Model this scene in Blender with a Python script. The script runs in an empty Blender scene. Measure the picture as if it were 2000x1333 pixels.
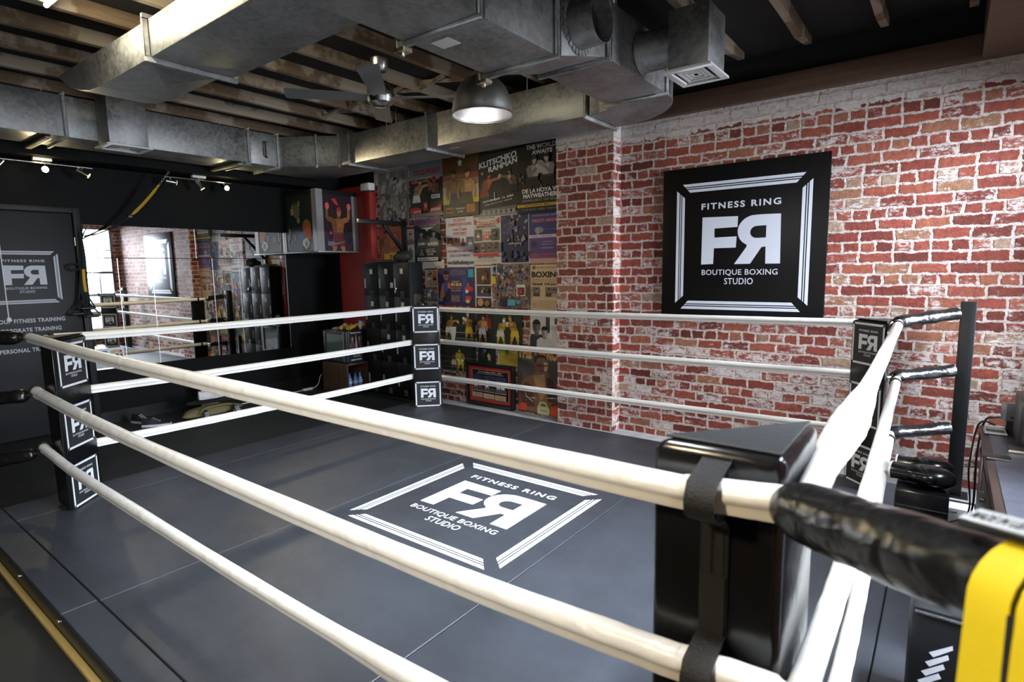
import bpy, bmesh, math, random
from mathutils import Vector, Matrix, noise
random.seed(7)
R = math.radians
S = bpy.context.scene
COL = S.collection

# ------------------------------------------------------------------ camera, world, light, exposure
cd = bpy.data.cameras.new('camera'); cam = bpy.data.objects.new('camera', cd); COL.objects.link(cam)
YAW, PIT, ROL = R(37.472), R(-7.183), R(-0.952)
fw = Vector((-math.sin(YAW)*math.cos(PIT), math.cos(YAW)*math.cos(PIT), math.sin(PIT)))
rt = Vector((math.cos(YAW), math.sin(YAW), 0)); up = rt.cross(fw)
r2 = rt*math.cos(ROL) + up*math.sin(ROL); u2 = -rt*math.sin(ROL) + up*math.cos(ROL)
M = Matrix((r2, u2, -fw)).transposed().to_4x4(); M.translation = (0, 0, 1.72)
cam.matrix_world = M
cd.sensor_width = 36; cd.lens = 1111.29/2000*36; cd.clip_start = .05
cd.dof.use_dof = True; cd.dof.focus_distance = 4.6; cd.dof.aperture_fstop = 3.5
S.camera = cam
S.view_settings.view_transform = 'Standard'; S.view_settings.look = 'None'
S.view_settings.gamma = 1; S.view_settings.use_curve_mapping = False
S.view_settings.exposure = 0.28
w = bpy.data.worlds.new('sky'); S.world = w; w.use_nodes = True
w.node_tree.nodes['Background'].inputs[0].default_value = (.75, .86, 1, 1)
w.node_tree.nodes['Background'].inputs[1].default_value = 2.0

def area(name, loc, rot, sx, sy, power, col, spread=180):
    l = bpy.data.lights.new(name, 'AREA'); l.shape = 'RECTANGLE'; l.size = sx; l.size_y = sy
    l.energy = power; l.color = col; l.spread = R(spread)
    o = bpy.data.objects.new(name, l); o.location = loc; o.rotation_euler = rot; COL.objects.link(o)
    return o
DAY = (.80, .89, 1.0)
# daylight entering by the three tall windows of the right wall
area('daylight', (1.75, 4.70, 2.15), (0, R(44), 0), 2.6, 1.3, 600, DAY, 138)
area('daylight', (1.75, 2.35, 2.25), (0, R(35), 0), 2.6, 1.8, 980, DAY, 84)
area('daylight', (1.75, -.6, 2.2), (0, R(55), 0), 2.4, 1.6, 260, DAY, 150)



# ------------------------------------------------------------------ materials
MATS = {}
def new_mat(name):
    m = bpy.data.materials.new(name); m.use_nodes = True
    nt = m.node_tree; b = nt.nodes['Principled BSDF']
    return m, nt, b
def N(nt, t, **k):
    n = nt.nodes.new(t)
    for a, v in k.items():
        if a.startswith('i_'): n.inputs[a[2:]].default_value = v
        else: setattr(n, a, v)
    return n
def L(nt, a, ao, b, bi): nt.links.new(a.outputs[ao], b.inputs[bi])
def ramp(nt, pts):
    r = N(nt, 'ShaderNodeValToRGB'); e = r.color_ramp.elements
    while len(e) < len(pts): e.new(.5)
    for i, (p, c) in enumerate(pts):
        e[i].position = p; e[i].color = (c[0], c[1], c[2], 1) if not isinstance(c, (int, float)) else (c, c, c, 1)
    return r
def mat(name, col, rough=.5, metal=0, var=.0, vscale=8, bump=0, bscale=40, coat=0, emit=None, estr=0, spec=.5, rvar=0):
    if name in MATS: return MATS[name]
    m, nt, b = new_mat(name); MATS[name] = m
    b.inputs['Base Color'].default_value = (*col, 1); b.inputs['Roughness'].default_value = rough
    b.inputs['Metallic'].default_value = metal; b.inputs['Specular IOR Level'].default_value = spec
    if coat: b.inputs['Coat Weight'].default_value = coat; b.inputs['Coat Roughness'].default_value = .08
    if emit: b.inputs['Emission Color'].default_value = (*emit, 1); b.inputs['Emission Strength'].default_value = estr
    if var or bump or rvar:
        tc = N(nt, 'ShaderNodeTexCoord')
        nz = N(nt, 'ShaderNodeTexNoise', i_Scale=vscale, i_Detail=6.0); L(nt, tc, 'Object', nz, 'Vector')
        if var:
            r = ramp(nt, [(.3, [c*(1-var) for c in col]), (.7, [min(1, c*(1+var)) for c in col])])
            L(nt, nz, 'Fac', r, 'Fac'); L(nt, r, 'Color', b, 'Base Color')
        if rvar:
            mr = N(nt, 'ShaderNodeMapRange'); mr.inputs[3].default_value = max(.03, rough-rvar); mr.inputs[4].default_value = min(1, rough+rvar)
            L(nt, nz, 'Fac', mr, 'Value'); L(nt, mr, 'Result', b, 'Roughness')
        if bump:
            n2 = N(nt, 'ShaderNodeTexNoise', i_Scale=bscale, i_Detail=4.0); L(nt, tc, 'Object', n2, 'Vector')
            bp = N(nt, 'ShaderNodeBump', i_Strength=bump, i_Distance=.02); L(nt, n2, 'Fac', bp, 'Height'); L(nt, bp, 'Normal', b, 'Normal')
    return m
def flat(col, rough=.42):
    """printing ink on laminated paper, one colour"""
    c = tuple(round(min(.8, x*1.22), 3) for x in col)
    return mat('ink_%02x%02x%02x_%d' % (*[int(x*255) for x in c], int(rough*10)), c, rough, bump=.12, bscale=9, spec=.35)

def brick_mat():
    m, nt, b = new_mat('painted_brick')
    geo = N(nt, 'ShaderNodeNewGeometry'); sep = N(nt, 'ShaderNodeSeparateXYZ'); L(nt, geo, 'Position', sep, 0)
    # side faces of the pier run along y: use x+y so the courses turn the corner
    ad = N(nt, 'ShaderNodeMath', operation='ADD'); L(nt, sep, 'X', ad, 0); L(nt, sep, 'Y', ad, 1)
    comb = N(nt, 'ShaderNodeCombineXYZ'); L(nt, ad, 0, comb, 'X'); L(nt, sep, 'Z', comb, 'Y')
    wob = N(nt, 'ShaderNodeTexNoise', i_Scale=9.0, i_Detail=5.0, i_Roughness=.7); L(nt, comb, 0, wob, 'Vector')
    sb = N(nt, 'ShaderNodeVectorMath', operation='SUBTRACT'); L(nt, wob, 'Color', sb, 0); sb.inputs[1].default_value = (.5, .5, .5)
    sc = N(nt, 'ShaderNodeVectorMath', operation='SCALE'); L(nt, sb, 0, sc, 0); sc.inputs['Scale'].default_value = .05
    wob2 = N(nt, 'ShaderNodeTexNoise', i_Scale=38.0, i_Detail=4.0, i_Roughness=.6); L(nt, comb, 0, wob2, 'Vector')
    sb2 = N(nt, 'ShaderNodeVectorMath', operation='MULTIPLY_ADD'); L(nt, wob2, 'Color', sb2, 0); sb2.inputs[1].default_value = (.022, .022, 0); L(nt, sc, 0, sb2, 2)
    av = N(nt, 'ShaderNodeVectorMath', operation='ADD'); L(nt, comb, 0, av, 0); L(nt, sb2, 0, av, 1)
    br = N(nt, 'ShaderNodeTexBrick', offset=.5, offset_frequency=2, squash=.5, squash_frequency=3)
    br.inputs['Color1'].default_value = (0, 0, 0, 1); br.inputs['Color2'].default_value = (1, 1, 1, 1)
    br.inputs['Mortar'].default_value = (.5, .5, .5, 1)
    br.inputs['Scale'].default_value = 1; br.inputs['Mortar Size'].default_value = .0125; br.inputs['Mortar Smooth'].default_value = .45
    br.inputs['Bias'].default_value = 0; br.inputs['Brick Width'].default_value = .235; br.inputs['Row Height'].default_value = .0865
    L(nt, av, 0, br, 'Vector')
    tint = ramp(nt, [(0, (.12, .026, .019)), (.3, (.20, .042, .029)), (.62, (.27, .064, .042)), (.84, (.30, .092, .054)), (.94, (.27, .14, .08)), (1, (.38, .28, .21))])
    L(nt, br, 'Color', tint, 'Fac')
    n1 = N(nt, 'ShaderNodeTexNoise', i_Scale=26.0, i_Detail=8.0, i_Roughness=.7); L(nt, comb, 0, n1, 'Vector')
    mulv = N(nt, 'ShaderNodeMix', data_type='RGBA', blend_type='MULTIPLY'); mulv.inputs[0].default_value = .8
    r1 = ramp(nt, [(.32, (.5, .45, .45)), (.68, (1.3, 1.22, 1.2))]); L(nt, n1, 'Fac', r1, 'Fac')
    L(nt, tint, 'Color', mulv, 6); L(nt, r1, 'Color', mulv, 7)
    # remains of old whitewash: patches stretched along the courses, denser low on the wall and in a band under the beam
    mp = N(nt, 'ShaderNodeMapping'); mp.inputs['Scale'].default_value = (1.0, 1.7, 1); L(nt, comb, 0, mp, 'Vector')
    n2 = N(nt, 'ShaderNodeTexNoise', i_Scale=11.0, i_Detail=10.0, i_Roughness=.85); L(nt, mp, 0, n2, 'Vector')
    n3 = N(nt, 'ShaderNodeTexNoise', i_Scale=1.1, i_Detail=3.0); L(nt, comb, 0, n3, 'Vector')
    zr = N(nt, 'ShaderNodeMapRange'); zr.inputs[1].default_value = 1.35; zr.inputs[2].default_value = .5; zr.inputs[3].default_value = 0; zr.inputs[4].default_value = .05
    L(nt, sep, 'Z', zr, 'Value')
    a1 = N(nt, 'ShaderNodeMath', operation='MULTIPLY_ADD'); L(nt, n3, 'Fac', a1, 0); a1.inputs[1].default_value = .26; a1.inputs[2].default_value = -.128
    a2 = N(nt, 'ShaderNodeMath', operation='ADD'); L(nt, a1, 0, a2, 0); L(nt, zr, 0, a2, 1)
    pb = N(nt, 'ShaderNodeMapRange'); pb.inputs[1].default_value = 0; pb.inputs[2].default_value = 1; pb.inputs[3].default_value = -.09; pb.inputs[4].default_value = .115
    sepc = N(nt, 'ShaderNodeSeparateColor'); L(nt, br, 'Color', sepc, 0)
    frac = N(nt, 'ShaderNodeMath', operation='MULTIPLY'); L(nt, sepc, 0, frac, 0); frac.inputs[1].default_value = 7.13
    fr2 = N(nt, 'ShaderNodeMath', operation='FRACT'); L(nt, frac, 0, fr2, 0); L(nt, fr2, 0, pb, 'Value')
    a3 = N(nt, 'ShaderNodeMath', operation='ADD'); L(nt, a2, 0, a3, 0); L(nt, pb, 0, a3, 1)
    a4 = N(nt, 'ShaderNodeMath', operation='ADD'); L(nt, a3, 0, a4, 0); L(nt, n2, 'Fac', a4, 1)
    # the white band below the beam
    nb = N(nt, 'ShaderNodeTexNoise', i_Scale=7.0, i_Detail=6.0, i_Roughness=.7); L(nt, comb, 0, nb, 'Vector')
    zb = N(nt, 'ShaderNodeMath', operation='MULTIPLY_ADD'); L(nt, nb, 'Fac', zb, 0); zb.inputs[1].default_value = .22; L(nt, sep, 'Z', zb, 2)
    bandr = N(nt, 'ShaderNodeMapRange'); bandr.inputs[1].default_value = 3.06; bandr.inputs[2].default_value = 3.09; L(nt, zb, 0, bandr, 'Value')
    ba = N(nt, 'ShaderNodeMath', operation='MULTIPLY'); L(nt, bandr, 0, ba, 0); ba.inputs[1].default_value = .6
    a5 = N(nt, 'ShaderNodeMath', operation='ADD'); L(nt, a4, 0, a5, 0); L(nt, ba, 0, a5, 1)
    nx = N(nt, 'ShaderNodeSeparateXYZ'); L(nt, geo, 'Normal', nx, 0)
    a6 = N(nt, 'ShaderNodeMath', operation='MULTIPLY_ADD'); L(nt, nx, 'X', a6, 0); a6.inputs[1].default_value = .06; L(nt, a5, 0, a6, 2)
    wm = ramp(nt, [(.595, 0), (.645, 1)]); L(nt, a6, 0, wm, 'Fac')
    wcol = ramp(nt, [(.3, (.40, .33, .30)), (.7, (.64, .60, .58))]); L(nt, n1, 'Fac', wcol, 'Fac')
    mx = N(nt, 'ShaderNodeMix', data_type='RGBA'); L(nt, wm, 'Color', mx, 0); L(nt, mulv, 2, mx, 6); L(nt, wcol, 'Color', mx, 7)
    mort = ramp(nt, [(.28, (.13, .085, .07)), (.42, (.42, .33, .29)), (.65, (.62, .54, .50))]); L(nt, n1, 'Fac', mort, 'Fac')
    mx2 = N(nt, 'ShaderNodeMix', data_type='RGBA'); L(nt, br, 'Fac', mx2, 0); L(nt, mx, 2, mx2, 6); L(nt, mort, 'Color', mx2, 7)
    L(nt, mx2, 2, b, 'Base Color'); b.inputs['Roughness'].default_value = .72; b.inputs['Specular IOR Level'].default_value = .3
    inv = N(nt, 'ShaderNodeMath', operation='MULTIPLY_ADD'); L(nt, br, 'Fac', inv, 0); inv.inputs[1].default_value = -1; L(nt, n1, 'Fac', inv, 2)
    bp = N(nt, 'ShaderNodeBump', i_Strength=.7, i_Distance=.012); L(nt, inv, 0, bp, 'Height'); L(nt, bp, 'Normal', b, 'Normal')
    return m
def galv_mat(name='galvanised_steel', base=.29, rough=.42):
    if name in MATS: return MATS[name]
    m, nt, b = new_mat(name); MATS[name] = m
    tc = N(nt, 'ShaderNodeTexCoord')
    v = N(nt, 'ShaderNodeTexVoronoi', i_Scale=38.0); L(nt, tc, 'Object', v, 'Vector')
    n = N(nt, 'ShaderNodeTexNoise', i_Scale=3.0, i_Detail=7.0, i_Roughness=.65); L(nt, tc, 'Object', n, 'Vector')
    sp = N(nt, 'ShaderNodeSeparateColor'); L(nt, v, 'Color', sp, 0)
    mm = N(nt, 'ShaderNodeMath', operation='MULTIPLY_ADD'); L(nt, sp, 0, mm, 0); mm.inputs[1].default_value = .28; L(nt, n, 'Fac', mm, 2)
    r = ramp(nt, [(.35, [base*.62, base*.61, base*.58]), (.62, [base, base, base*.98]), (.9, [base*1.35, base*1.34, base*1.3])]); L(nt, mm, 0, r, 'Fac')
    L(nt, r, 'Color', b, 'Base Color'); b.inputs['Metallic'].default_value = .82
    rr = N(nt, 'ShaderNodeMapRange'); rr.inputs[3].default_value = rough-.12; rr.inputs[4].default_value = rough+.16; L(nt, mm, 0, rr, 'Value'); L(nt, rr, 'Result', b, 'Roughness')
    bp = N(nt, 'ShaderNodeBump', i_Strength=.15, i_Distance=.02); L(nt, n, 'Fac', bp, 'Height'); L(nt, bp, 'Normal', b, 'Normal')
    return m
def wood_mat(name, c0, c1, pale=None, axis=1, rough=.7):
    if name in MATS: return MATS[name]
    m, nt, b = new_mat(name); MATS[name] = m
    geo = N(nt, 'ShaderNodeNewGeometry'); mp = N(nt, 'ShaderNodeMapping')
    s = [22, 22, 22]; s[axis] = 1.6; mp.inputs['Scale'].default_value = s; L(nt, geo, 'Position', mp, 'Vector')
    n = N(nt, 'ShaderNodeTexNoise', i_Scale=1.0, i_Detail=8.0, i_Roughness=.65); L(nt, mp, 0, n, 'Vector')
    r = ramp(nt, [(.3, c0), (.7, c1)]); L(nt, n, 'Fac', r, 'Fac'); last = (r, 'Color')
    if pale:
        n2 = N(nt, 'ShaderNodeTexNoise', i_Scale=2.3, i_Detail=5.0, i_Roughness=.6); L(nt, geo, 'Position', n2, 'Vector')
        r2_ = ramp(nt, [(.47, 0), (.53, 1)]); L(nt, n2, 'Fac', r2_, 'Fac')
        mx = N(nt, 'ShaderNodeMix', data_type='RGBA'); L(nt, r2_, 'Color', mx, 0); L(nt, r, 'Color', mx, 6)
        pr = ramp(nt, [(.3, [c*.75 for c in pale]), (.7, pale)]); L(nt, n, 'Fac', pr, 'Fac'); L(nt, pr, 'Color', mx, 7); last = (mx, 2)
    L(nt, last[0], last[1], b, 'Base Color'); b.inputs['Roughness'].default_value = rough; b.inputs['Specular IOR Level'].default_value = .3
    bp = N(nt, 'ShaderNodeBump', i_Strength=.25, i_Distance=.01); L(nt, n, 'Fac', bp, 'Height'); L(nt, bp, 'Normal', b, 'Normal')
    return m
def mats_rubber(name, c, rough=.5, scale=3):
    if name in MATS: return MATS[name]
    m, nt, b = new_mat(name); MATS[name] = m
    geo = N(nt, 'ShaderNodeNewGeometry')
    n = N(nt, 'ShaderNodeTexNoise', i_Scale=scale, i_Detail=9.0, i_Roughness=.7); L(nt, geo, 'Position', n, 'Vector')
    n2 = N(nt, 'ShaderNodeTexNoise', i_Scale=90.0, i_Detail=3.0); L(nt, geo, 'Position', n2, 'Vector')
    r = ramp(nt, [(.3, [x*.72 for x in c]), (.7, [x*1.3 for x in c])]); L(nt, n, 'Fac', r, 'Fac'); L(nt, r, 'Color', b, 'Base Color')
    mr = N(nt, 'ShaderNodeMapRange'); mr.inputs[3].default_value = rough+.12; mr.inputs[4].default_value = rough-.12; L(nt, n, 'Fac', mr, 'Value'); L(nt, mr, 'Result', b, 'Roughness')
    bp = N(nt, 'ShaderNodeBump', i_Strength=.12, i_Distance=.006); L(nt, n2, 'Fac', bp, 'Height'); L(nt, bp, 'Normal', b, 'Normal')
    return m
def vinyl(name, c, rough=.25, bump=.35, bscale=14, coat=0):
    if name in MATS: return MATS[name]
    m, nt, b = new_mat(name); MATS[name] = m
    b.inputs['Base Color'].default_value = (*c, 1); b.inputs['Roughness'].default_value = rough
    tc = N(nt, 'ShaderNodeNewGeometry'); n = N(nt, 'ShaderNodeTexNoise', i_Scale=bscale, i_Detail=2.0, i_Distortion=.8); L(nt, tc, 'Position', n, 'Vector')
    bp = N(nt, 'ShaderNodeBump', i_Strength=bump, i_Distance=.03); L(nt, n, 'Fac', bp, 'Height'); L(nt, bp, 'Normal', b, 'Normal')
    return m
def glass_mat():
    m, nt, b = new_mat('window_glass'); o = nt.nodes['Material Output']
    t = N(nt, 'ShaderNodeBsdfTransparent'); g = N(nt, 'ShaderNodeBsdfGlossy'); g.inputs['Roughness'].default_value = .02
    fr = N(nt, 'ShaderNodeFresnel'); mx = N(nt, 'ShaderNodeMixShader'); L(nt, fr, 0, mx, 0); L(nt, t, 0, mx, 1); L(nt, g, 0, mx, 2); L(nt, mx, 0, o, 'Surface')
    return m
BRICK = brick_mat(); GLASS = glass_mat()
GALV = galv_mat(); GALVD = galv_mat('galvanised_steel_flange', .30, .5)
BLACKW = mat('black_wall_paint', (.0036, .0036, .0038), .65, spec=.15, var=.15, vscale=2, bump=.06, bscale=30)
DOORC = mat('charcoal_door_paint', (.012, .0125, .0155), .5, spec=.35, var=.08, vscale=3)
LINING = mat('black_lining', (.006, .006, .007), .8, var=.3, vscale=4)
JOIST = wood_mat('old_joist_timber', (.10, .062, .036), (.20, .135, .083), (.36, .29, .215), 1)
BEAMW = wood_mat('dark_beam_timber', (.075, .040, .026), (.135, .075, .048), None, 0, .5)
RUBBER = mats_rubber('black_rubber_floor', (.009, .0095, .009), .6)
MATT = mats_rubber('ring_mat_vinyl', (.030, .0335, .0415), .45, 2.2)
CONC = mat('pale_concrete', (.36, .36, .36), .8, var=.2, vscale=6)
WHITE = mat('white_vinyl_print', (.72, .74, .80), .4)
ROPEW = vinyl('white_rope_vinyl', (.74, .725, .69), .33, .22, 9)
PADV = vinyl('black_pad_vinyl', (.0055, .0055, .0065), .22, .10, 7)
PADM = mat('black_pad_canvas', (.014, .015, .017), .62, bump=.1, bscale=60)
TUBEV = vinyl('black_cover_vinyl', (.006, .006, .0065), .27, .3, 13)
STRAPM = mat('black_webbing', (.006, .006, .0065), .7, bump=.3, bscale=180)
STEELB = mat('black_powder_coat', (.005, .0055, .0065), .45, spec=.35)
CHROME = mat('brushed_nickel', (.55, .54, .52), .25, 1)
ALU = mat('spun_aluminium', (.72, .71, .70), .36, 1, bump=.03, bscale=60)
REDP = mat('red_wall_paint', (.30, .022, .016), .5, var=.08, vscale=3)
MIRR = mat('mirror_silver', (.86, .88, .88), .012, 1)
WPLAS = mat('white_plastic', (.72, .72, .70), .4)
BPLAS = mat('black_plastic', (.012, .012, .013), .35)
YWEB = mat('yellow_webbing', (.74, .58, .010), .6, bump=.06, bscale=220)

# ------------------------------------------------------------------ mesh helpers
class MB:
    def __init__(s): s.v = []; s.f = []; s.m = []; s.mats = []
    def mi(s, m):
        if m not in s.mats: s.mats.append(m)
        return s.mats.index(m)
    def add(s, vs, fs, m):
        o = len(s.v); i = s.mi(m); s.v += [tuple(v) for v in vs]
        for f in fs: s.f.append([o+k for k in f]); s.m.append(i)
    def box(s, x0, x1, y0, y1, z0, z1, m):
        v = [(x, y, z) for x in (x0, x1) for y in (y0, y1) for z in (z0, z1)]
        s.add(v, [(0, 1, 3, 2), (4, 6, 7, 5), (0, 4, 5, 1), (2, 3, 7, 6), (0, 2, 6, 4), (1, 5, 7, 3)], m); return s
    def obox(s, c, ax, ay, az, m):
        c, ax, ay, az = map(Vector, (c, ax, ay, az))
        v = [c+ax*i+ay*j+az*k for i in (-1, 1) for j in (-1, 1) for k in (-1, 1)]
        s.add(v, [(0, 1, 3, 2), (4, 6, 7, 5), (0, 4, 5, 1), (2, 3, 7, 6), (0, 2, 6, 4), (1, 5, 7, 3)], m); return s
    def quad(s, a, b, c, d, m): s.add([a, b, c, d], [(0, 1, 2, 3)], m); return s
    def prism(s, poly, d, m, org=(0, 0, 0), u=(1, 0, 0), v=(0, 1, 0)):
        """polygon in the plane of u and v, thickened by vector d"""
        org, u, v, d = map(Vector, (org, u, v, d)); n = len(poly)
        A = [org+u*p[0]+v*p[1] for p in poly]; B = [a+d for a in A]
        s.add(A+B, [list(range(n)), list(range(2*n-1, n-1, -1))]+[(i, (i+1) % n, n+(i+1) % n, n+i) for i in range(n)], m); return s
    def tube(s, pts, r, m, n=12, cap=True, prof=None, upv=None):
        pts = [Vector(p) for p in pts]; K = len(pts); rings = []
        t0 = (pts[1]-pts[0]).normalized()
        ref = Vector(upv) if upv else (Vector((0, 0, 1)) if abs(t0.z) < .9 else Vector((1, 0, 0)))
        a = t0.cross(ref).normalized(); b = a.cross(t0).normalized()
        for i, p in enumerate(pts):
            t = (pts[min(i+1, K-1)]-pts[max(i-1, 0)]).normalized()
            a = (a-t*a.dot(t)).normalized(); b = a.cross(t)
            rr = r(i/(K-1)) if callable(r) else (r[i] if isinstance(r, (list, tuple)) else r)
            ring = []
            for k in range(n):
                th = 2*math.pi*k/n; q = rr*(prof(th, i/(K-1)) if prof else 1)
                ring.append(p+a*(math.cos(th)*q)+b*(math.sin(th)*q))
            rings.append(ring)
        fs = [(i*n+k, i*n+(k+1) % n, (i+1)*n+(k+1) % n, (i+1)*n+k) for i in range(K-1) for k in range(n)]
        if cap: fs += [list(range(n-1, -1, -1)), list(range((K-1)*n, K*n))]
        s.add([v for g in rings for v in g], fs, m); return s
    def lathe(s, prof, c, m, n=32, ax='z', close=False):
        vs = []; K = len(prof)
        for (r, h) in prof:
            for k in range(n):
                t = 2*math.pi*k/n; x, y = r*math.cos(t), r*math.sin(t)
                p = (x, y, h) if ax == 'z' else ((h, x, y) if ax == 'x' else (x, h, y))
                vs.append((c[0]+p[0], c[1]+p[1], c[2]+p[2]))
        fs = [(i*n+k, i*n+(k+1) % n, (i+1)*n+(k+1) % n, (i+1)*n+k) for i in range(K-1) for k in range(n)]
        if close: fs += [list(range(n-1, -1, -1)), list(range((K-1)*n, K*n))]
        s.add(vs, fs, m); return s
    def ell(s, c, r, m, n=16, k=10, rot=None, fn=None):
        vs = []
        for i in range(k+1):
            ph = -math.pi/2+math.pi*i/k
            for j in range(n):
                t = 2*math.pi*j/n; p = Vector((math.cos(ph)*math.cos(t)*r[0], math.cos(ph)*math.sin(t)*r[1], math.sin(ph)*r[2]))
                if fn: p = fn(p)
                if rot: p = rot @ p
                vs.append(p+Vector(c))
        fs = [(i*n+j, i*n+(j+1) % n, (i+1)*n+(j+1) % n, (i+1)*n+j) for i in range(k) for j in range(n)]
        s.add(vs, fs, m); return s
    def flatmesh(s, vf, m, org, u, v):
        org, u, v = Vector(org), Vector(u), Vector(v)
        s.add([org+u*p[0]+v*p[1] for p in vf[0]], vf[1], m); return s
    def build(s, name, parent=None, bevel=0, seg=2, smooth=True, ang=35):
        me = bpy.data.meshes.new(name); me.from_pydata(s.v, [], s.f)
        for m in s.mats: me.materials.append(m)
        for p, i in zip(me.polygons, s.m): p.material_index = i
        bm = bmesh.new(); bm.from_mesh(me)
        bmesh.ops.remove_doubles(bm, verts=bm.verts, dist=1e-6) if bevel else None
        bmesh.ops.recalc_face_normals(bm, faces=bm.faces) if bevel or smooth else None
        if bevel:
            ed = [e for e in bm.edges if len(e.link_faces) == 2 and e.calc_face_angle(0) > R(30)]
            bmesh.ops.bevel(bm, geom=ed, offset=bevel, segments=seg, affect='EDGES', profile=.5, clamp_overlap=True)
        bm.to_mesh(me); bm.free()
        if smooth:
            me.shade_smooth(); me.set_sharp_from_angle(angle=R(ang))
        o = bpy.data.objects.new(name, me); COL.objects.link(o)
        if parent: o.parent = parent; o.matrix_parent_inverse = parent.matrix_world.inverted() if False else Matrix.Translation(-parent.location)
        return o
def tag(o, label=None, cat=None, group=None, kind=None):
    if label: o['label'] = label
    if cat: o['category'] = cat
    if group: o['group'] = group
    if kind: o['kind'] = kind
    return o
def thing(name, loc, label, cat, group=None):
    o = bpy.data.objects.new(name, None); o.empty_display_size = .1; o.location = loc; COL.objects.link(o)
    return tag(o, label, cat, group)
def struct(o): o['kind'] = 'structure'; return o
def rng(a, b, n): return [a+(b-a)*i/(n-1) for i in range(n)]
def lerp(a, b, t): return tuple(x+(y-x)*t for x, y in zip(a, b))

# ------------------------------------------------------------------ lettering
_tc = {}
def curve_flat(cu):
    ob = bpy.data.objects.new('tmp', cu); me = bpy.data.meshes.new_from_object(ob)
    vf = ([(v.co.x, v.co.y) for v in me.vertices], [list(p.vertices) for p in me.polygons])
    bpy.data.objects.remove(ob); bpy.data.meshes.remove(me); bpy.data.curves.remove(cu)
    return vf
def text_vf(t, bold=.0, space=1.0):
    k = (t, bold, space)
    if k not in _tc:
        cu = bpy.data.curves.new('tmp', 'FONT'); cu.body = t; cu.size = 1; cu.offset = bold; cu.fill_mode = 'BOTH' if hasattr(cu, 'fill_mode') else cu.fill_mode
        cu.dimensions = '2D'; cu.resolution_u = 3; cu.space_character = space
        vs, fs = curve_flat(cu)
        x0 = min(v[0] for v in vs); x1 = max(v[0] for v in vs); y0 = min(v[1] for v in vs); y1 = max(v[1] for v in vs)
        _tc[k] = ([((v[0]-x0)/(x1-x0), (v[1]-y0)/(y1-y0)) for v in vs], fs)
    return _tc[k]
def place(vf, x0, y0, x1, y1, sh=0):
    return ([(x0+(x1-x0)*p[0], y0+(y1-y0)*p[1]+sh*p[0]) for p in vf[0]], vf[1])
def poly_curve(loops):
    cu = bpy.data.curves.new('tmp', 'CURVE'); cu.dimensions = '2D'; cu.fill_mode = 'BOTH'
    for lp in loops:
        sp = cu.splines.new('POLY'); sp.points.add(len(lp)-1); sp.use_cyclic_u = True
        for p, q in zip(sp.points, lp): p.co = (q[0], q[1], 0, 1)
    return curve_flat(cu)
def arc(cx, cy, rx, ry, a0, a1, n=10): return [(cx+rx*math.cos(R(a)), cy+ry*math.sin(R(a))) for a in rng(a0, a1, n)]
_logo = {}
def logo_parts(frame=True):
    """the studio's emblem in a square of half-size one: stepped frame, mirrored-R monogram, three lines of words"""
    if frame in _logo: return _logo[frame]
    out = []
    if frame:
        for (a, b) in ((.955, 1.0), (.925, .94), (.865, .91)):
            ea, eb = .905-(1-a)*.9, .905-(1-b)*.9
            bar = [(-ea, a), (ea, a), (eb, b), (-eb, b)]
            for k in range(4):
                c, s_ = [(1, 0), (0, 1), (-1, 0), (0, -1)][k]
                out.append(([(x*c-y*s_, x*s_+y*c) for x, y in bar], [(0, 1, 2, 3)]))
    else:
        bar = [(-.86, .90), (.86, .90), (.92, 1.0), (-.92, 1.0)]
        for k in range(4):
            c, s_ = [(1, 0), (0, 1), (-1, 0), (0, -1)][k]
            out.append(([(x*c-y*s_, x*s_+y*c) for x, y in bar], [(0, 1, 2, 3)]))
    F = [(-.577, -.282), (-.385, -.276), (-.378, -.03), (-.042, -.03), (-.034, .141), (-.375, .136), (-.378, .277), (-.026, .283), (-.022, .446), (-.572, .46)]
    out.append(poly_curve([F]))
    Rr = [(.591, .443), (.605, -.287), (.397, -.285), (.393, -.03), (.335, -.035), (.178, -.282), (-.062, -.284), (.118, -.022)]
    Rr += arc(.24, .215, .262, .235, 242, 100, 14) + [(.34, .45)]
    hole = [(.393, .105), (.393, .285), (.28, .283)] + arc(.255, .193, .092, .09, 90, 270, 8) + [(.28, .103)]
    out.append(poly_curve([Rr, hole]))
    out.append(place(text_vf('FITNESS RING', .028, 1.25), -.593, .578, .586, .676))
    out.append(place(text_vf('BOUTIQUE BOXING', .008, 1.05), -.565, -.466, .577, -.364))
    out.append(place(text_vf('STUDIO', .008, 1.05), -.205, -.597, .228, -.498))
    _logo[frame] = out
    return out
def logo(org, u, v, m, name='emblem', parent=None, frame=True):
    b = MB()
    for vf in logo_parts(frame): b.flatmesh(vf, m, org, u, v)
    return b.build(name, parent, smooth=False)

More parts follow.
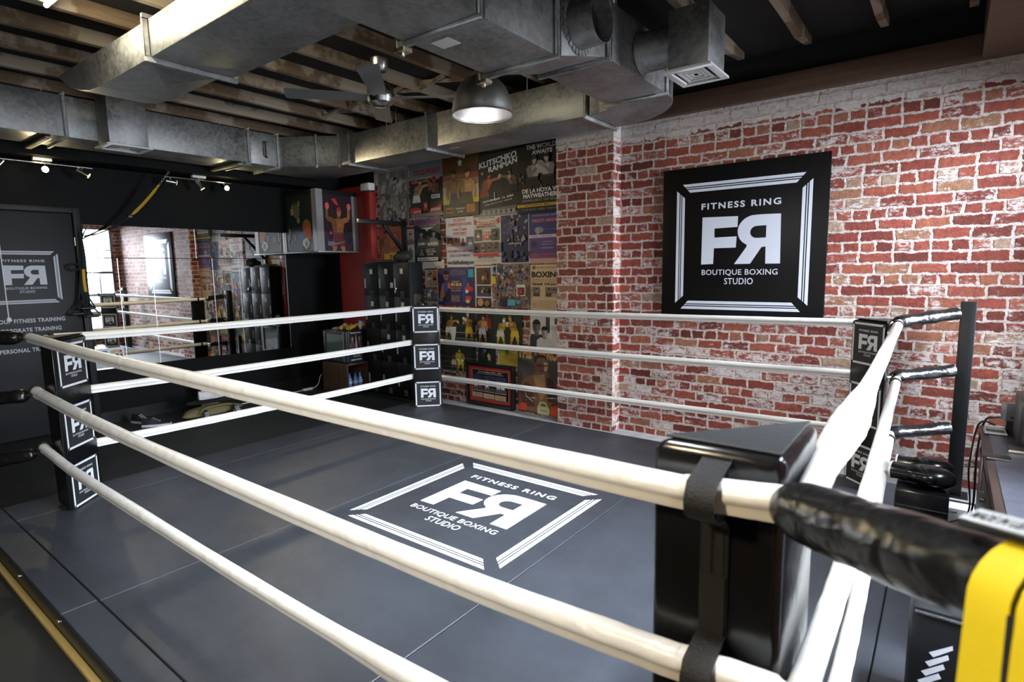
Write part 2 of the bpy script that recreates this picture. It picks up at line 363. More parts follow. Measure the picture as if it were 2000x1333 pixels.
# ------------------------------------------------------------------ the room
def slab(name, x0, x1, y0, y1, z0, z1, m, parent=None, bevel=0):
    return MB().box(x0, x1, y0, y1, z0, z1, m).build(name, parent, bevel)
struct(slab('floor', -8, 1.2, -3.8, 5.7, -.15, 0, RUBBER))
struct(slab('trim_1', -5.4, .78, 5.02, 5.4, -.01, .004, CONC))
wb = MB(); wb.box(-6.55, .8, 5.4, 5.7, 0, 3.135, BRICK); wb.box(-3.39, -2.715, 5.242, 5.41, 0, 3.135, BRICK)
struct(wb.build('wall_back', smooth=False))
struct(slab('wall_back_upper', -6.55, .8, 5.42, 5.7, 3.135, 3.62, LINING))
struct(slab('wall_back_side', -8, -6.55, 5.4, 5.7, 0, 3.62, BLACKW))
struct(slab('wall_left', -8, -7.75, -3.8, 5.5, 0, 3.62, BLACKW))
struct(slab('baseboard_left', -7.75, -7.73, 2.22, 5.4, 0, .14, mat('black_gloss_paint', (.008, .008, .009), .3)))
struct(slab('wall_front', -8, .8, -3.7, -3.5, 0, 3.62, BLACKW))
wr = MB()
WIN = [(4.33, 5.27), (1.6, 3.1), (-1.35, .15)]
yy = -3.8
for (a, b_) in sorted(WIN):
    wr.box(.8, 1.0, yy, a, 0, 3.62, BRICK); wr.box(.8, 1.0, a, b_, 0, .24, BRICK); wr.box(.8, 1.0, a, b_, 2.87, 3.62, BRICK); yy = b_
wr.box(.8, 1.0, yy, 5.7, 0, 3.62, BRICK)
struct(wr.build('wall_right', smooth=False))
MUNT = mat('window_frame_paint', (.10, .05, .045), .5)
for i, (a, b_) in enumerate(WIN):
    t = bpy.data.objects.new('window_%d' % (i+1), None); t.location = (.86, a, .24); COL.objects.link(t); struct(t)
    f = MB(); f.box(.83, .88, a, a+.045, .24, 2.87, MUNT).box(.83, .88, b_-.045, b_, .24, 2.87, MUNT).box(.83, .88, a, b_, .24, .30, MUNT).box(.83, .88, a, b_, 2.82, 2.87, MUNT)
    f.build('window_frame', t)
    g = MB(); n = max(3, round((b_-a)/.27))
    for k in range(1, n): y = a+(b_-a)*k/n; g.box(.845, .865, y-.011, y+.011, .28, 2.84, MUNT)
    g.box(.84, .87, a, b_, 1.78, 1.83, STEELB); g.box(.845, .865, a, b_, .98, 1.0, MUNT); g.box(.845, .865, a, b_, 2.33, 2.35, MUNT)
    g.build('muntins', t)
    MB().quad((.855, a, .24), (.855, b_, .24), (.855, b_, 2.87), (.855, a, 2.87), GLASS).build('window_pane', t, smooth=False)
struct(slab('ceiling', -8, 1.2, -3.8, 5.7, 3.515, 3.64, LINING))
struct(slab('trim_2', -7.75, -7.34, -3.5, 5.4, 2.94, 3.56, BLACKW))          # black bulkhead over the left wall
struct(slab('trim_3', -2.715, .8, 5.33, 5.42, 3.128, 3.295, BEAMW, bevel=.004))  # timber plate on top of the bricks
struct(slab('trim_4', .085, .8, -3.5, 5.33, 3.13, 3.5, BEAMW, bevel=.004))       # boxed beam along the right wall
struct(slab('trim_5', -7.75, -7.40, 5.34, 5.41, 0, 3.0, BLACKW))
# red recess behind the fridge
struct(slab('trim_6', -7.40, -6.72, 5.375, 5.41, 0, 2.95, REDP))
struct(slab('trim_7', -6.72, -6.54, 5.30, 5.42, 0, 2.84, REDP, bevel=.004))
struct(slab('trim_8', -6.72, -6.54, 5.29, 5.42, 2.86, 2.96, WPLAS, bevel=.004))

# door with vinyl lettering
d = bpy.data.objects.new('door_1', None); d.location = (-7.75, 1.66, 0); COL.objects.link(d); struct(d)
slab('door_leaf', -7.752, -7.715, 1.17, 2.135, .01, 2.405, DOORC, d, .003)
f = MB(); f.box(-7.75, -7.69, 2.145, 2.21, 0, 2.47, DOORC).box(-7.75, -7.69, 1.10, 1.16, 0, 2.47, DOORC).box(-7.75, -7.692, 1.161, 2.144, 2.412, 2.469, DOORC)
f.build('door_frame', d, .004)
lg = MB()
for vf in logo_parts(True): lg.flatmesh(vf, mat('grey_white_vinyl', (.46, .48, .53), .45), (-7.7135, 1.679, 1.72), (0, .296, 0), (0, 0, .275))
gm = MATS['grey_white_vinyl']
for (tx, y0, y1, z) in (('GROUP FITNESS TRAINING', 1.352, 1.976, 1.265), ('CORPORATE TRAINING', 1.395, 1.935, 1.168), ('MENTAL TRAINING', 1.44, 1.89, 1.06), ('PERSONAL TRAINING', 1.40, 1.90, .955)):
    if tx.startswith('MENTAL'): continue
    lg.flatmesh(place(text_vf(tx, .03, 1.1), y0, z-.022, y1, z+.022), gm, (-7.7135, 0, 0), (0, 1, 0), (0, 0, 1))
lg.build('door_lettering', d, smooth=False)
hg = MB(); hg.lathe([(.008, 0), (.008, .09)], (-7.695, 2.14, 2.06), CHROME, 8, close=True); hg.build('hinge', d)
hg = MB(); hg.lathe([(.008, 0), (.008, .09)], (-7.695, 2.14, .90), CHROME, 8, close=True); hg.build('hinge', d)

# ------------------------------------------------------------------ ring platform
pl = thing('ring_platform', (-2.5, 2.8, 0), 'low black boxing ring platform with grey mats under the white ropes', 'boxing ring floor')
pb = MB(); pb.box(-5.17, .02, .70, 4.86, 0, .098, mats_rubber('platform_side', (.012, .012, .013), .5)); pb.build('platform_base', pl)
slab('front_edging', -5.17, .02, .685, .70, .012, .112, mat('platform_board', (.02, .02, .021), .4), pl, .003)
slab('timber_strip', -5.17, .02, .655, .684, 0, .022, wood_mat('yellow_pine', (.30, .20, .06), (.46, .33, .12), None, 0), pl, .002)
xs = [-5.17, -4.80, -3.25, -1.70, -.15, .02]
for i in range(5):
    MB().box(xs[i]+.003, xs[i+1]-.003, .845 if i not in (0, 4) else .845, 4.86, .098, .12, MATT).build('floor_mat', pl, .003, 1)
for a, b_ in ((-5.17, -3.27), (-3.27, -1.2), (-1.2, .02)):
    MB().box(a+.002, b_-.002, .69, .838, .098, .12, MATT).build('edge_mat', pl, .003, 1)
for k in range(7):
    x = -4.7+k*.7; MB().lathe([(.0, -.005), (.012, -.004), (.012, 0)], (x, .684, .075), CHROME, 10, 'y').build('edge_bolt', pl)
lo = logo((-2.475, 2.807, .1212), (.651, 0, 0), (0, .627, 0), WHITE, 'floor_emblem', pl)

# ------------------------------------------------------------------ ropes
def prof_rope(th, t): return 1 + .30*math.exp(-((th-5.25)/.26)**2) - .17*math.exp(-((th-5.78)/.2)**2)
def catmull(pts, n):
    P_ = [Vector(p) for p in pts]; out = []
    for i in range(n):
        t = i/(n-1)*(len(P_)-1); k = min(int(t), len(P_)-2); f_ = t-k
        p0, p1, p2, p3 = P_[max(k-1, 0)], P_[k], P_[k+1], P_[min(k+2, len(P_)-1)]
        out.append(.5*((2*p1)+(-p0+p2)*f_+(2*p0-5*p1+4*p2-p3)*f_*f_+(-p0+3*p1-3*p2+p3)*f_**3))
    return out
def rope(label, pts, rad, seed, ties, bulge=None, fin=True):
    t = thing('ring_rope', pts[0], label, 'rope', 'white covered ropes of the boxing ring')
    K = 90; P_ = catmull(pts, K)
    def rr(u):
        q = rad*(1+.09*noise.noise(Vector((u*9, seed, 0)))+.05*noise.noise(Vector((u*40, seed, 3))))
        if bulge: q *= bulge(u)
        if u < .012 or u > .988: q *= .8
        return q
    MB().tube(P_, rr, ROPEW, 32, prof=prof_rope if fin else None).build('rope_sleeve', t, ang=60)
    for u in ties:
        i = int(u*(K-2)); p, q = P_[i], P_[i+1]; dr = (q-p).normalized()
        MB().tube([p-dr*.016, p-dr*.012, p+dr*.012, p+dr*.016], [rad*.9, rad*1.32, rad*1.32, rad*.9], STRAPM, 16).build('rope_tie', t)
    return t
RZ = (1.287, .892, .487)
nm = ('top', 'middle', 'bottom')
fz = [[(-4.97, 1.06, 1.315), (-4.766, 1.06, 1.312), (-3.737, 1.06, 1.290), (-2.807, 1.06, 1.284), (-1.36, 1.06, 1.281), (-.484, 1.06, 1.280), (-.368, 1.06, 1.286), (-.19, 1.06, 1.302)],
      [(-4.97, 1.06, .945), (-4.72, 1.06, .930), (-3.86, 1.06, .898), (-2.74, 1.06, .882), (-1.2, 1.06, .885), (-.48, 1.06, .912), (-.36, 1.06, .921), (-.19, 1.06, .93)],
      [(-4.97, 1.06, .548), (-4.76, 1.06, .532), (-4.3, 1.06, .502), (-3.23, 1.06, .492), (-2.15, 1.06, .487), (-1.23, 1.06, .500), (-.48, 1.06, .53), (-.19, 1.06, .54)]]
fl = ('nearest top rope, straight cream rope crossing the whole foreground from left pad to near pad',
      'nearest middle rope, sagging cream rope with a crumpled sleeve below the top foreground rope',
      'nearest bottom rope, lowest cream rope slanting down to the bottom edge of the photo')
def b_bot(u): return 1+(.35 if .66 < u < .86 else 0)*math.sin((u-.66)/.2*math.pi)
def b_mid(u): return 1.0+.12*math.exp(-((u-.06)/.05)**2)
for k in range(3):
    rope(fl[k], fz[k], (.0295, .031, .0265)[k], 3+k*5, (.035,), (None, b_mid, b_bot)[k])
ll = ('top white rope on the mirror side, running from left pad to far pad', 'middle white rope on the mirror side, in front of the black wall', 'bottom white rope on the mirror side, just above the shoes on the floor')
bl = ('top white rope along the brick wall, passing under the black wall sign', 'middle white rope along the brick wall, between far pad and right pad', 'bottom white rope along the brick wall, passing over the red framed picture')
rl = ('top white rope on the right side, with a loose flared sleeve beside the near pad', 'middle white rope on the right side, half hidden behind the padded black cover', 'bottom white rope on the right side, rightmost of the steep white ropes')
for k in range(3):
    z = RZ[k]
    rope(ll[k], [(-4.97, 1.14, z+.01), (-4.97, 2.2, z-.006), (-4.97, 3.5, z-.008), (-4.97, 4.72, z)], .0285, 21+k, (.03, .97))
    rope(bl[k], [(-4.90, 4.845, (1.267, .880, .442)[k]), (-3.6, 4.845, (1.266, .882, .452)[k]), (-2, 4.845, (1.276, .893, .468)[k]), (-.34, 4.848, (1.292, .910, .490)[k])], .0265, 31+k, (.02, .98))
def b_rt(u): return 1+(.70 if u < .56 else .70*math.exp(-((u-.56)/.05)**2))*math.exp(-((u-.44)/.17)**2)
rope(rl[0], [(-.180, 1.10, 1.285), (-.196, 1.45, 1.275), (-.198, 1.9, 1.275), (-.214, 2.9, 1.292), (-.258, 4.80, 1.305)], .028, 41, (.97,), b_rt, False)
rope(rl[1], [(-.180, 1.10, .885), (-.180, 1.7, .888), (-.185, 2.25, .895), (-.212, 3.3, .90), (-.250, 4.80, .905)], .028, 42, (.97,))
rope(rl[2], [(-.178, 1.10, .49), (-.185, 1.85, .487), (-.197, 2.45, .49), (-.230, 3.5, .495), (-.265, 4.80, .50)], .028, 43, (.97,))

# ------------------------------------------------------------------ corner pads, outer posts, turnbuckle covers
def pad(label, c, sx, sy, leg, H, logo_z, lh=.148, strap=True):
    """right-angled triangular pad; the right angle c points out of the ring, the long face looks in"""
    t = thing('corner_pad', (c[0], c[1], .12), label, 'ring corner pad', 'triangular corner pads of the ring')
    A = (c[0], c[1]); B = (c[0]+sx*leg[0], c[1]); D = (c[0], c[1]+sy*leg[1])
    b = MB()
    zs = rng(.125, H, 15); m = PADV
    b.prism([A, B, D], (0, 0, H-.125), PADV, (0, 0, .125)); o = b.build('pad_cover', t, .026, 4, ang=50)
    n = Vector((sx*leg[1], sy*leg[0], 0)).normalized(); mid = Vector(((B[0]+D[0])/2, (B[1]+D[1])/2, 0))
    cap = MB(); f = .86; ce = ((A[0]+B[0]+D[0])/3, (A[1]+B[1]+D[1])/3)
    cap.prism([(ce[0]+(p[0]-ce[0])*f, ce[1]+(p[1]-ce[1])*f) for p in (A, B, D)], (0, 0, .006), PADM, (0, 0, H-.001)); cap.build('pad_top', t, .002, 1)
    u = Vector((-n.y, n.x, 0))
    for z in logo_z:
        org = mid+n*.0015+Vector((0, 0, z))
        pt = MB(); pt.obox(org, u*lh*1.03, n*.001, Vector((0, 0, lh*1.03)), PADM); pt.build('emblem_patch', t)
        logo(org+n*.0022, u*lh, (0, 0, lh), WHITE, 'emblem', t, False)
    return t, A, B, D
LZ = (1.155, .72, .275)
pad('far corner pad by the lockers, showing three square white emblems one above another', (-4.93, 4.75), 1, -1, (.25, .25), 1.315, LZ)
pL = pad('left corner pad in front of the door, its emblems half hidden by cream ropes', (-4.93, 1.10), 1, 1, (.27, .28), 1.315, (1.12, .69, .28))
pad('right corner pad against the brick wall, half hidden behind steep white ropes', (-.30, 4.80), -1, -1, (.25, .25), 1.325, (1.155, .72, .275))
pN = pad('big near corner pad in the foreground with a black strap round the ropes', (-.217, 1.115), -1, 1, (.268, .33), 1.362, (1.15, .72, .275))
# webbing straps on the near pad
def ribbon(pts, x0, x1, m, name, parent, th=.003):
    b = MB(); n = len(pts); V = [Vector(p) for p in pts]; vs = []
    for i, p in enumerate(V):
        tg = (V[min(i+1, n-1)]-V[max(i-1, 0)]).normalized(); nn = Vector((0, -tg.z, tg.y)) * (1)
        for x in (x0, x1): vs += [(x, p.y, p.z), (x, p.y+nn.y*th, p.z+nn.z*th)]
    fs = []
    for i in range(n-1):
        a, c = i*4, i*4+4
        fs += [(a, a+2, c+2, c), (a+1, c+1, c+3, a+3), (a, c, c+1, a+1), (a+2, a+3, c+3, c+2)]
    fs += [(0, 1, 3, 2), (n*4-4, n*4-2, n*4-1, n*4-3)]
    b.add(vs, fs, m); return b.build(name, parent, ang=50)
def wrapz(zc, r): return [(0, 1.110, zc+.055), (0, 1.085, zc+.048), (0, 1.06, zc+.042), (0, 1.022, zc+.032), (0, 1.006, zc), (0, 1.010, zc-.03), (0, 1.04, zc-.05), (0, 1.085, zc-.062), (0, 1.108, zc-.085)]
ribbon([(0, 1.109, 1.345)]+wrapz(1.285, .03)+[(0, 1.109, 1.0)]+wrapz(.918, .03)+[(0, 1.109, .64)]+wrapz(.532, .03)+[(0, 1.109, .2)], -.372, -.315, STRAPM, 'webbing_strap', pN[0])
for x in (-.365, -.341): MB().box(x, x+.017, 1.1055, 1.1135, 1.0, 1.34, mat('velcro_black', (.009, .009, .010), .9)).build('velcro_tape', pN[0], .001, 1)
ribbon([(0, 1.103, 1.10), (0, 1.099, .7), (0, 1.103, .25)], -.368, -.319, MATS['velcro_black'], 'strap_overlay', pN[0], .002)

def post(label, x, y, H, m=STEELB):
    t = thing('ring_post', (x, y, 0), label, 'steel post', 'steel outer posts of the ring')
    MB().box(x-.045, x+.045, y-.045, y+.045, .01, H, m).build('post_tube', t, .006)
    MB().box(x-.085, x+.085, y-.085, y+.085, 0, .012, m).build('base_plate', t, .003)
    return t
post('tall black square steel post against the brick wall at the right', .125, 5.20, 1.438)
post('black square steel post hidden behind the far corner pad beside the lockers', -5.30, 5.00, 1.43)
post('black square steel post behind the left corner pad beside the door', -5.36, .60, 1.43)
post('black square steel post nearest the camera carrying the yellow straps', .235, .62, 1.45)
def cover(label, a, b_, r, seed, collar=True):
    t = thing('turnbuckle_cover', a, label, 'padded cover', 'padded black turnbuckle covers')
    A, B = Vector(a), Vector(b_); n = 46; L_ = (B-A).length
    pts = [A+(B-A)*(i/(n-1)) for i in range(n)]
    def rr(u):
        q = r*(1+(.15 if L_ < .52 else .09)*noise.noise(Vector((u*L_*9, seed, 1)))+.05*noise.noise(Vector((u*L_*38, seed, 5)))*(1 if L_ < .52 else .35))
        if u < .1: q *= .62+.38*(u/.1)**.5
        if u > .96: q *= 1.0
        return q
    def pf(th, u): return 1+(.13 if L_ < .52 else .05)*noise.noise(Vector((math.cos(th)*1.7, math.sin(th)*1.7, u*L_*16+seed)))
    MB().tube(pts, rr, TUBEV, 24, prof=pf).build('cover_sleeve', t, ang=70)
    dr = (B-A).normalized()
    MB().tube([A-dr*.05, A+dr*.01], .011, CHROME, 8).build('turnbuckle_rod', t)
    MB().tube([B-dr*.01, B+dr*.012], .012, CHROME, 8).build('turnbuckle_rod', t)
    return t
nmz = ('top', 'middle', 'bottom')
for k in range(3):
    cover('%s wrinkled black cover between right corner pad and tall wall post' % nmz[k], (-.285, 4.86, (1.30, .905, .488)[k]), (.060, 5.172, (1.352, .936, .508)[k]), .045, 50+k)
    cover('%s shiny black cover left of the left corner pad, in front of the door' % nmz[k], (-4.985, 1.02, (1.315, .915, .50)[k]), (-5.285, .68, (1.325, .89, .44)[k]), .047, 60+k)
    cover('%s black cover hidden behind the far corner pad' % nmz[k], (-4.97, 4.80, (1.29, .89, .47)[k]), (-5.225, 4.94, (1.33, .91, .49)[k]), .04, 70+k)
cover('big glossy black cover in the foreground running from near pad to yellow straps', (-.205, 1.065, 1.292), (.165, .69, 1.392), .052, 81)
cover('lower glossy black cover near the bottom edge beside the near pad', (-.19, 1.06, .90), (.165, .69, .95), .045, 82)
cover('lowest black cover at the near corner, below the frame', (-.19, 1.06, .50), (.165, .69, .53), .045, 83)

# ------------------------------------------------------------------ ceiling joists and struts
jx = [.02-.515*k for k in range(15)]
right_names = {0: 'ceiling joist farthest right, beside the boxed beam', 1: 'second ceiling joist from the right, its sawn end above the sign', 2: 'third ceiling joist from the right, weathered and pale', 3: 'fourth ceiling joist from the right, partly behind the ceiling register'}
for k, x in enumerate(jx):
    lab = right_names.get(k) or ('old rough timber ceiling joist with patches of pale paint over the ducts and fan' if k < 10 else 'old rough timber ceiling joist above the long duct on the door side')
    b = MB(); n = 26; y0, y1 = -3.45, 5.26
    # slightly uneven sawn timber
    ring = []
    for i in range(n):
        y = y0+(y1-y0)*i/(n-1); a = .008*noise.noise(Vector((y*1.7, k, 0))); c = .009*noise.noise(Vector((y*2.1, k, 4))); zc = 0 if i < n-1 else .0
        zb = 3.41+c+(.05 if i == n-1 else 0)
        ring.append([(x-.027+a, y, zb), (x+.027+a, y, zb), (x+.027+a, y, 3.514), (x-.027+a, y, 3.514)])
    vs = [p for r_ in ring for p in r_]; fs = [(i*4+j, i*4+(j+1) % 4, i*4+4+(j+1) % 4, i*4+4+j) for i in range(n-1) for j in range(4)]+[(3, 2, 1, 0), (n*4-4, n*4-3, n*4-2, n*4-1)]
    b.add(vs, fs, JOIST); o = b.build('ceiling_joist', bevel=.003, seg=1); tag(o, lab, 'joist', 'joists under the black ceiling' if 3 < k < 10 else ('joists on the door side' if k >= 10 else None))
for i, (k, y) in enumerate(((7, 3.98), (8, 3.95), (9, 3.95), (10, 4.0))):
    t = thing('joist_strut', ((jx[k]+jx[k+1])/2, y, 3.42), 'pair of thin crossed struts between two joists behind the ceiling fan', 'strut', 'crossed struts between the joists')
    for s_ in (-1, 1):
        a = Vector((jx[k]-.03, y+.03*s_, 3.425 if s_ > 0 else 3.50)); c = Vector((jx[k+1]+.03, y+.03*s_, 3.50 if s_ > 0 else 3.425))
        dv = (c-a); b = MB(); b.obox((a+c)/2, dv/2, (0, .018, 0), dv.cross(Vector((0, 1, 0))).normalized()*.012, JOIST); b.build('strut_bar', t)

# ------------------------------------------------------------------ ducts
def flange_y(y, x0, x1, z0, z1, parent, w=.028, t=.012):     # collar round a duct that runs along y
    b = MB(); b.box(x0-w, x1+w, y-t, y+t, z0-w, z0, GALVD).box(x0-w, x1+w, y-t, y+t, z1, z1+w, GALVD).box(x0-w, x0, y-t, y+t, z0, z1, GALVD).box(x1, x1+w, y-t, y+t, z0, z1, GALVD)
    return b.build('flange', parent, .003, 1)
def flange_x(x, y0, y1, z0, z1, parent, w=.028, t=.012):
    b = MB(); b.box(x-t, x+t, y0-w, y1+w, z0-w, z0, GALVD).box(x-t, x+t, y0-w, y1+w, z1, z1+w, GALVD).box(x-t, x+t, y0-w, y0, z0, z1, GALVD).box(x-t, x+t, y1, y1+w, z0, z1, GALVD)
    return b.build('flange', parent, .003, 1)
def rod(x, y, z0, parent, r=.006): MB().tube([(x, y, z0), (x, y, 3.514)], r, GALVD, 8).build('hanger_rod', parent)
A = thing('air_duct', (-6.9, 1.5, 3.02), 'long galvanised duct running along the black wall above the door and mirror', 'air duct')
ya = [-3.4, -.2, 1.875, 3.64, 4.01]
for i in range(4): slab('duct_section', -7.2, -6.65, ya[i]+.001, ya[i+1]-.001, 3.02, 3.395, GALV, A, .004)
for y in ya[1:]: flange_y(y, -7.2, -6.65, 3.02, 3.395, A)
for y in (1.72, 3.50): slab('bearer_angle', -7.28, -6.60, y-.02, y+.02, 2.975, 2.992, wood_mat('bearer_pine', (.30, .23, .12), (.45, .36, .2), None, 0), A, .003)
for y in (1.72, 3.50): slab('bearer_lip', -7.28, -6.60, y+.02, y+.028, 2.975, 3.018, GALVD, A)
b = MB(); b.tube([(-6.645, 3.86, 3.29), (-6.61, 3.83, 3.29), (-6.61, 3.83, 3.12), (-6.645, 3.86, 3.11)], .011, BPLAS, 10); b.build('access_handle', A)
for (x, y) in ((-6.655, 1.72), (-6.655, 3.32), (-7.19, 3.32)): rod(x, y, 3.39, A)
Bd = thing('air_duct', (-4.5, 4.7, 3.02), 'galvanised duct running along the brick wall above the fight posters', 'air duct')
el = [(-6.65, 4.022), (-6.27, 4.30), (-6.05, 4.47), (-5.82, 4.46), (-5.82, 5.0), (-7.2, 5.0), (-7.2, 4.022)]
b = MB(); b.prism(el, (0, 0, .36), GALV, (0, 0, 3.02)); b.build('mitred_elbow', Bd, .004)
b = MB()
for (x, y) in ((-6.27, 4.30), (-6.05, 4.47)): b.box(x-.012, x+.012, y-.018, y+.006, 3.0, 3.40, GALVD)
b.build('elbow_flange', Bd, .003, 1)
xb = [-5.82, -4.50, -2.56]
for i in range(2): slab('duct_section', xb[i]+.001, xb[i+1]-.001, 4.46, 5.0, 3.02, 3.36, GALV, Bd, .004)
for x in (-5.82, -4.50, -2.575): flange_x(x, 4.46, 5.0, 3.02, 3.36, Bd)
for (x, y) in ((-5.0, 4.47), (-3.2, 4.47), (-5.0, 4.99)): rod(x, y, 3.36, Bd)
slab('foil_tape', -4.36, -4.24, 4.62, 4.66, 3.0165, 3.0195, mat('foil_tape', (.6, .6, .58), .4, .6), Bd)
Cd = thing('air_duct', (-2.02, 2.5, 2.9), 'big galvanised duct overhead with an open round collar, running to the brick wall', 'air duct')
x0, x1 = -2.27, -1.78
slab('duct_section', x0, x1, -3.0, 2.10, 2.875, 3.365, GALV, Cd, .004)
slab('duct_section', x0, x1, 2.125, 2.745, 2.875, 3.365, GALV, Cd, .004)
b = MB(); b.prism([(2.765, 2.875), (3.33, 3.02), (3.33, 3.37), (2.765, 3.37)], (x1-x0, 0, 0), GALV, (x0, 0, 0), (0, 1, 0), (0, 0, 1)); b.build('reducing_section', Cd, .004)
slab('duct_section', x0, x1, 3.355, 4.255, 3.02, 3.37, GALV, Cd, .004)
flange_y(2.112, x0, x1, 2.875, 3.365, Cd); flange_y(2.755, x0, x1, 2.875, 3.365, Cd); flange_y(3.343, x0, x1, 3.02, 3.37, Cd); flange_y(4.268, x0, x1, 3.02, 3.37, Cd)
BRASS = mat('zinc_clamp', (.62, .56, .40), .35, 1)
for (y, z) in ((2.112, 2.875), (2.755, 2.875)):
    b = MB(); b.box(x0-.055, x0+.02, y-.03, y+.03, z-.05, z-.028, BRASS).box(x0-.05, x0-.03, y-.03, y+.03, z-.05, z+.02, BRASS); b.lathe([(.012, -.012), (.012, .02)], (x0-.02, y, z-.055), BRASS, 6, close=True); b.build('flange_clamp', Cd, .003, 1)
ci = arc(-2.542, 4.28, .272, .18, 0, 90, 9); co = arc(-2.542, 4.28, .762, .72, 90, 0, 14)
b = MB(); b.prism(ci+co, (0, 0, .34), GALV, (0, 0, 3.02)); b.build('round_elbow', Cd, .003, 1)
slab('paper_label', -2.18, -2.06, 2.20, 2.30, 2.8718, 2.8742, mat('paper_label', (.62, .58, .53), .6), Cd)
slab('paper_label', -1.7785, -1.776, 3.98, 4.06, 3.12, 3.23, mat('paper_label_tan', (.62, .46, .28), .6), Cd)
b = MB(); b.lathe([(.142, -.015), (.142, .0), (.132, .004), (.130, .165), (.126, .165), (.126, -.1), (.0, -.1)], (-1.785, 2.99, 3.10), GALV, 36, 'x'); 
for k in range(26):
    a = 2*math.pi*k/26; b.obox((-1.775, 2.99+.150*math.cos(a), 3.10+.150*math.sin(a)), (.003, 0, 0), Vector((0, math.cos(a), math.sin(a)))*.016, Vector((0, -math.sin(a), math.cos(a)))*.013, GALVD)
b.build('open_collar', Cd)
MB().lathe([(.0, .0), (.118, .0), (.118, .01), (.0, .01)], (-1.73, 2.99, 3.10), BPLAS, 24, 'x').build('collar_damper', Cd)
for (x, y) in ((-1.79, 2.5), (-2.26, 4.0), (-1.80, 3.5)): rod(x, y, 3.36, Cd)
b = MB(); b.tube([(-1.80, 3.46, 3.372), (-1.74, 3.36, 3.48), (-1.70, 3.24, 3.512)], .009, WPLAS, 8); b.build('grey_cable', Cd)
Dd = thing('air_duct', (-3.5, 1.8, 3.02), 'wide flat galvanised duct crossing overhead, brightly lit on one side', 'air duct')
slab('duct_section', -3.885, -2.30, 1.56, 2.06, 3.02, 3.235, GALV, Dd, .004)
prf = [(-3.915, 3.02), (-4.74, 3.02), (-4.95, 3.035), (-5.15, 3.075), (-5.35, 3.14), (-5.58, 3.25), (-5.58, 3.262), (-3.915, 3.235)]
b = MB(); b.prism(prf, (0, .44, 0), GALV, (0, 1.56, 0), (1, 0, 0), (0, 0, 1)); 
b.build('tapered_end', Dd, .004)
b = MB()      # cross-broken pan under the taper
q = [(-3.93, 1.56), (-3.93, 2.0), (-4.74, 2.0), (-4.74, 1.56)]; cx_, cy_ = -4.3, 1.80
b.add([(p[0], p[1], 3.018) for p in q]+[(cx_, cy_, 2.998)], [(0, 1, 4), (1, 2, 4), (2, 3, 4), (3, 0, 4)], GALV); b.build('cross_broken_panel', Dd, smooth=False)
flange_x(-3.90, 1.56, 2.06, 3.02, 3.235, Dd, .03)

def register(label, c, yaw, sx, sy, zt, collar, zc, face, rcol):
    t = thing('air_register', c, label, 'air register', 'ceiling air registers')
    x, y, z = c; bx, by = sx-.05, sy-.06
    slab('register_box', x-bx/2, x+bx/2, y-by/2, y+by/2, z+.02, zt, GALV, t, .003)
    b = MB(); e = .045
    b.box(x-sx/2, x+sx/2, y-sy/2, y-sy/2+e, z, z+.018, WPLAS).box(x-sx/2, x+sx/2, y+sy/2-e, y+sy/2, z, z+.018, WPLAS).box(x-sx/2, x-sx/2+e, y-sy/2+e, y+sy/2-e, z, z+.018, WPLAS).box(x+sx/2-e, x+sx/2, y-sy/2+e, y+sy/2-e, z, z+.018, WPLAS)
    b.build('grille_frame', t, .003, 1)
    for k, q in enumerate((.80, .56, .32)):
        g = MB(); hx, hy = (sx/2-e)*q, (sy/2-e)*q; wd = .02; zz = z+.006
        for (ax0, ax1, ay0, ay1) in ((-hx, hx, -hy, -hy+wd), (-hx, hx, hy-wd, hy), (-hx, -hx+wd, -hy+wd, hy-wd), (hx-wd, hx, -hy+wd, hy-wd)):
            g.box(x+ax0, x+ax1, y+ay0, y+ay1, zz+.002*k, zz+.004+.002*k, WPLAS)
        g.build('louvre', t)
    slab('register_throat', x-sx/2+e, x+sx/2-e, y-sy/2+e, y+sy/2-e, z+.018, z+.02, BPLAS, t)
    x_in = x-bx/2 if face > 0 else x+bx/2
    MB().lathe([(rcol+.012, 0), (rcol, .02), (rcol, abs(x_in-collar)-.006)], (collar+.006, y+.02, zc), GALV, 32, 'x').build('round_collar', t)
    for q in (-1, 1): MB().tube([(x, y+q*by*.4, zt), (x, y+q*by*.4, 3.514)], .004, GALVD, 6).build('hanger_wire', t)
    return t
register('galvanised air register box hanging from the long duct above the door', (-6.425, 2.265, 2.935), 0, .33, .39, 3.39, -6.65, 3.19, 1, .125)
register('galvanised air register box with white louvred grille beside the big duct over the brick wall', (-1.39, 3.825, 2.945), 0, .31, .37, 3.33, -1.78, 3.18, 1, .13)

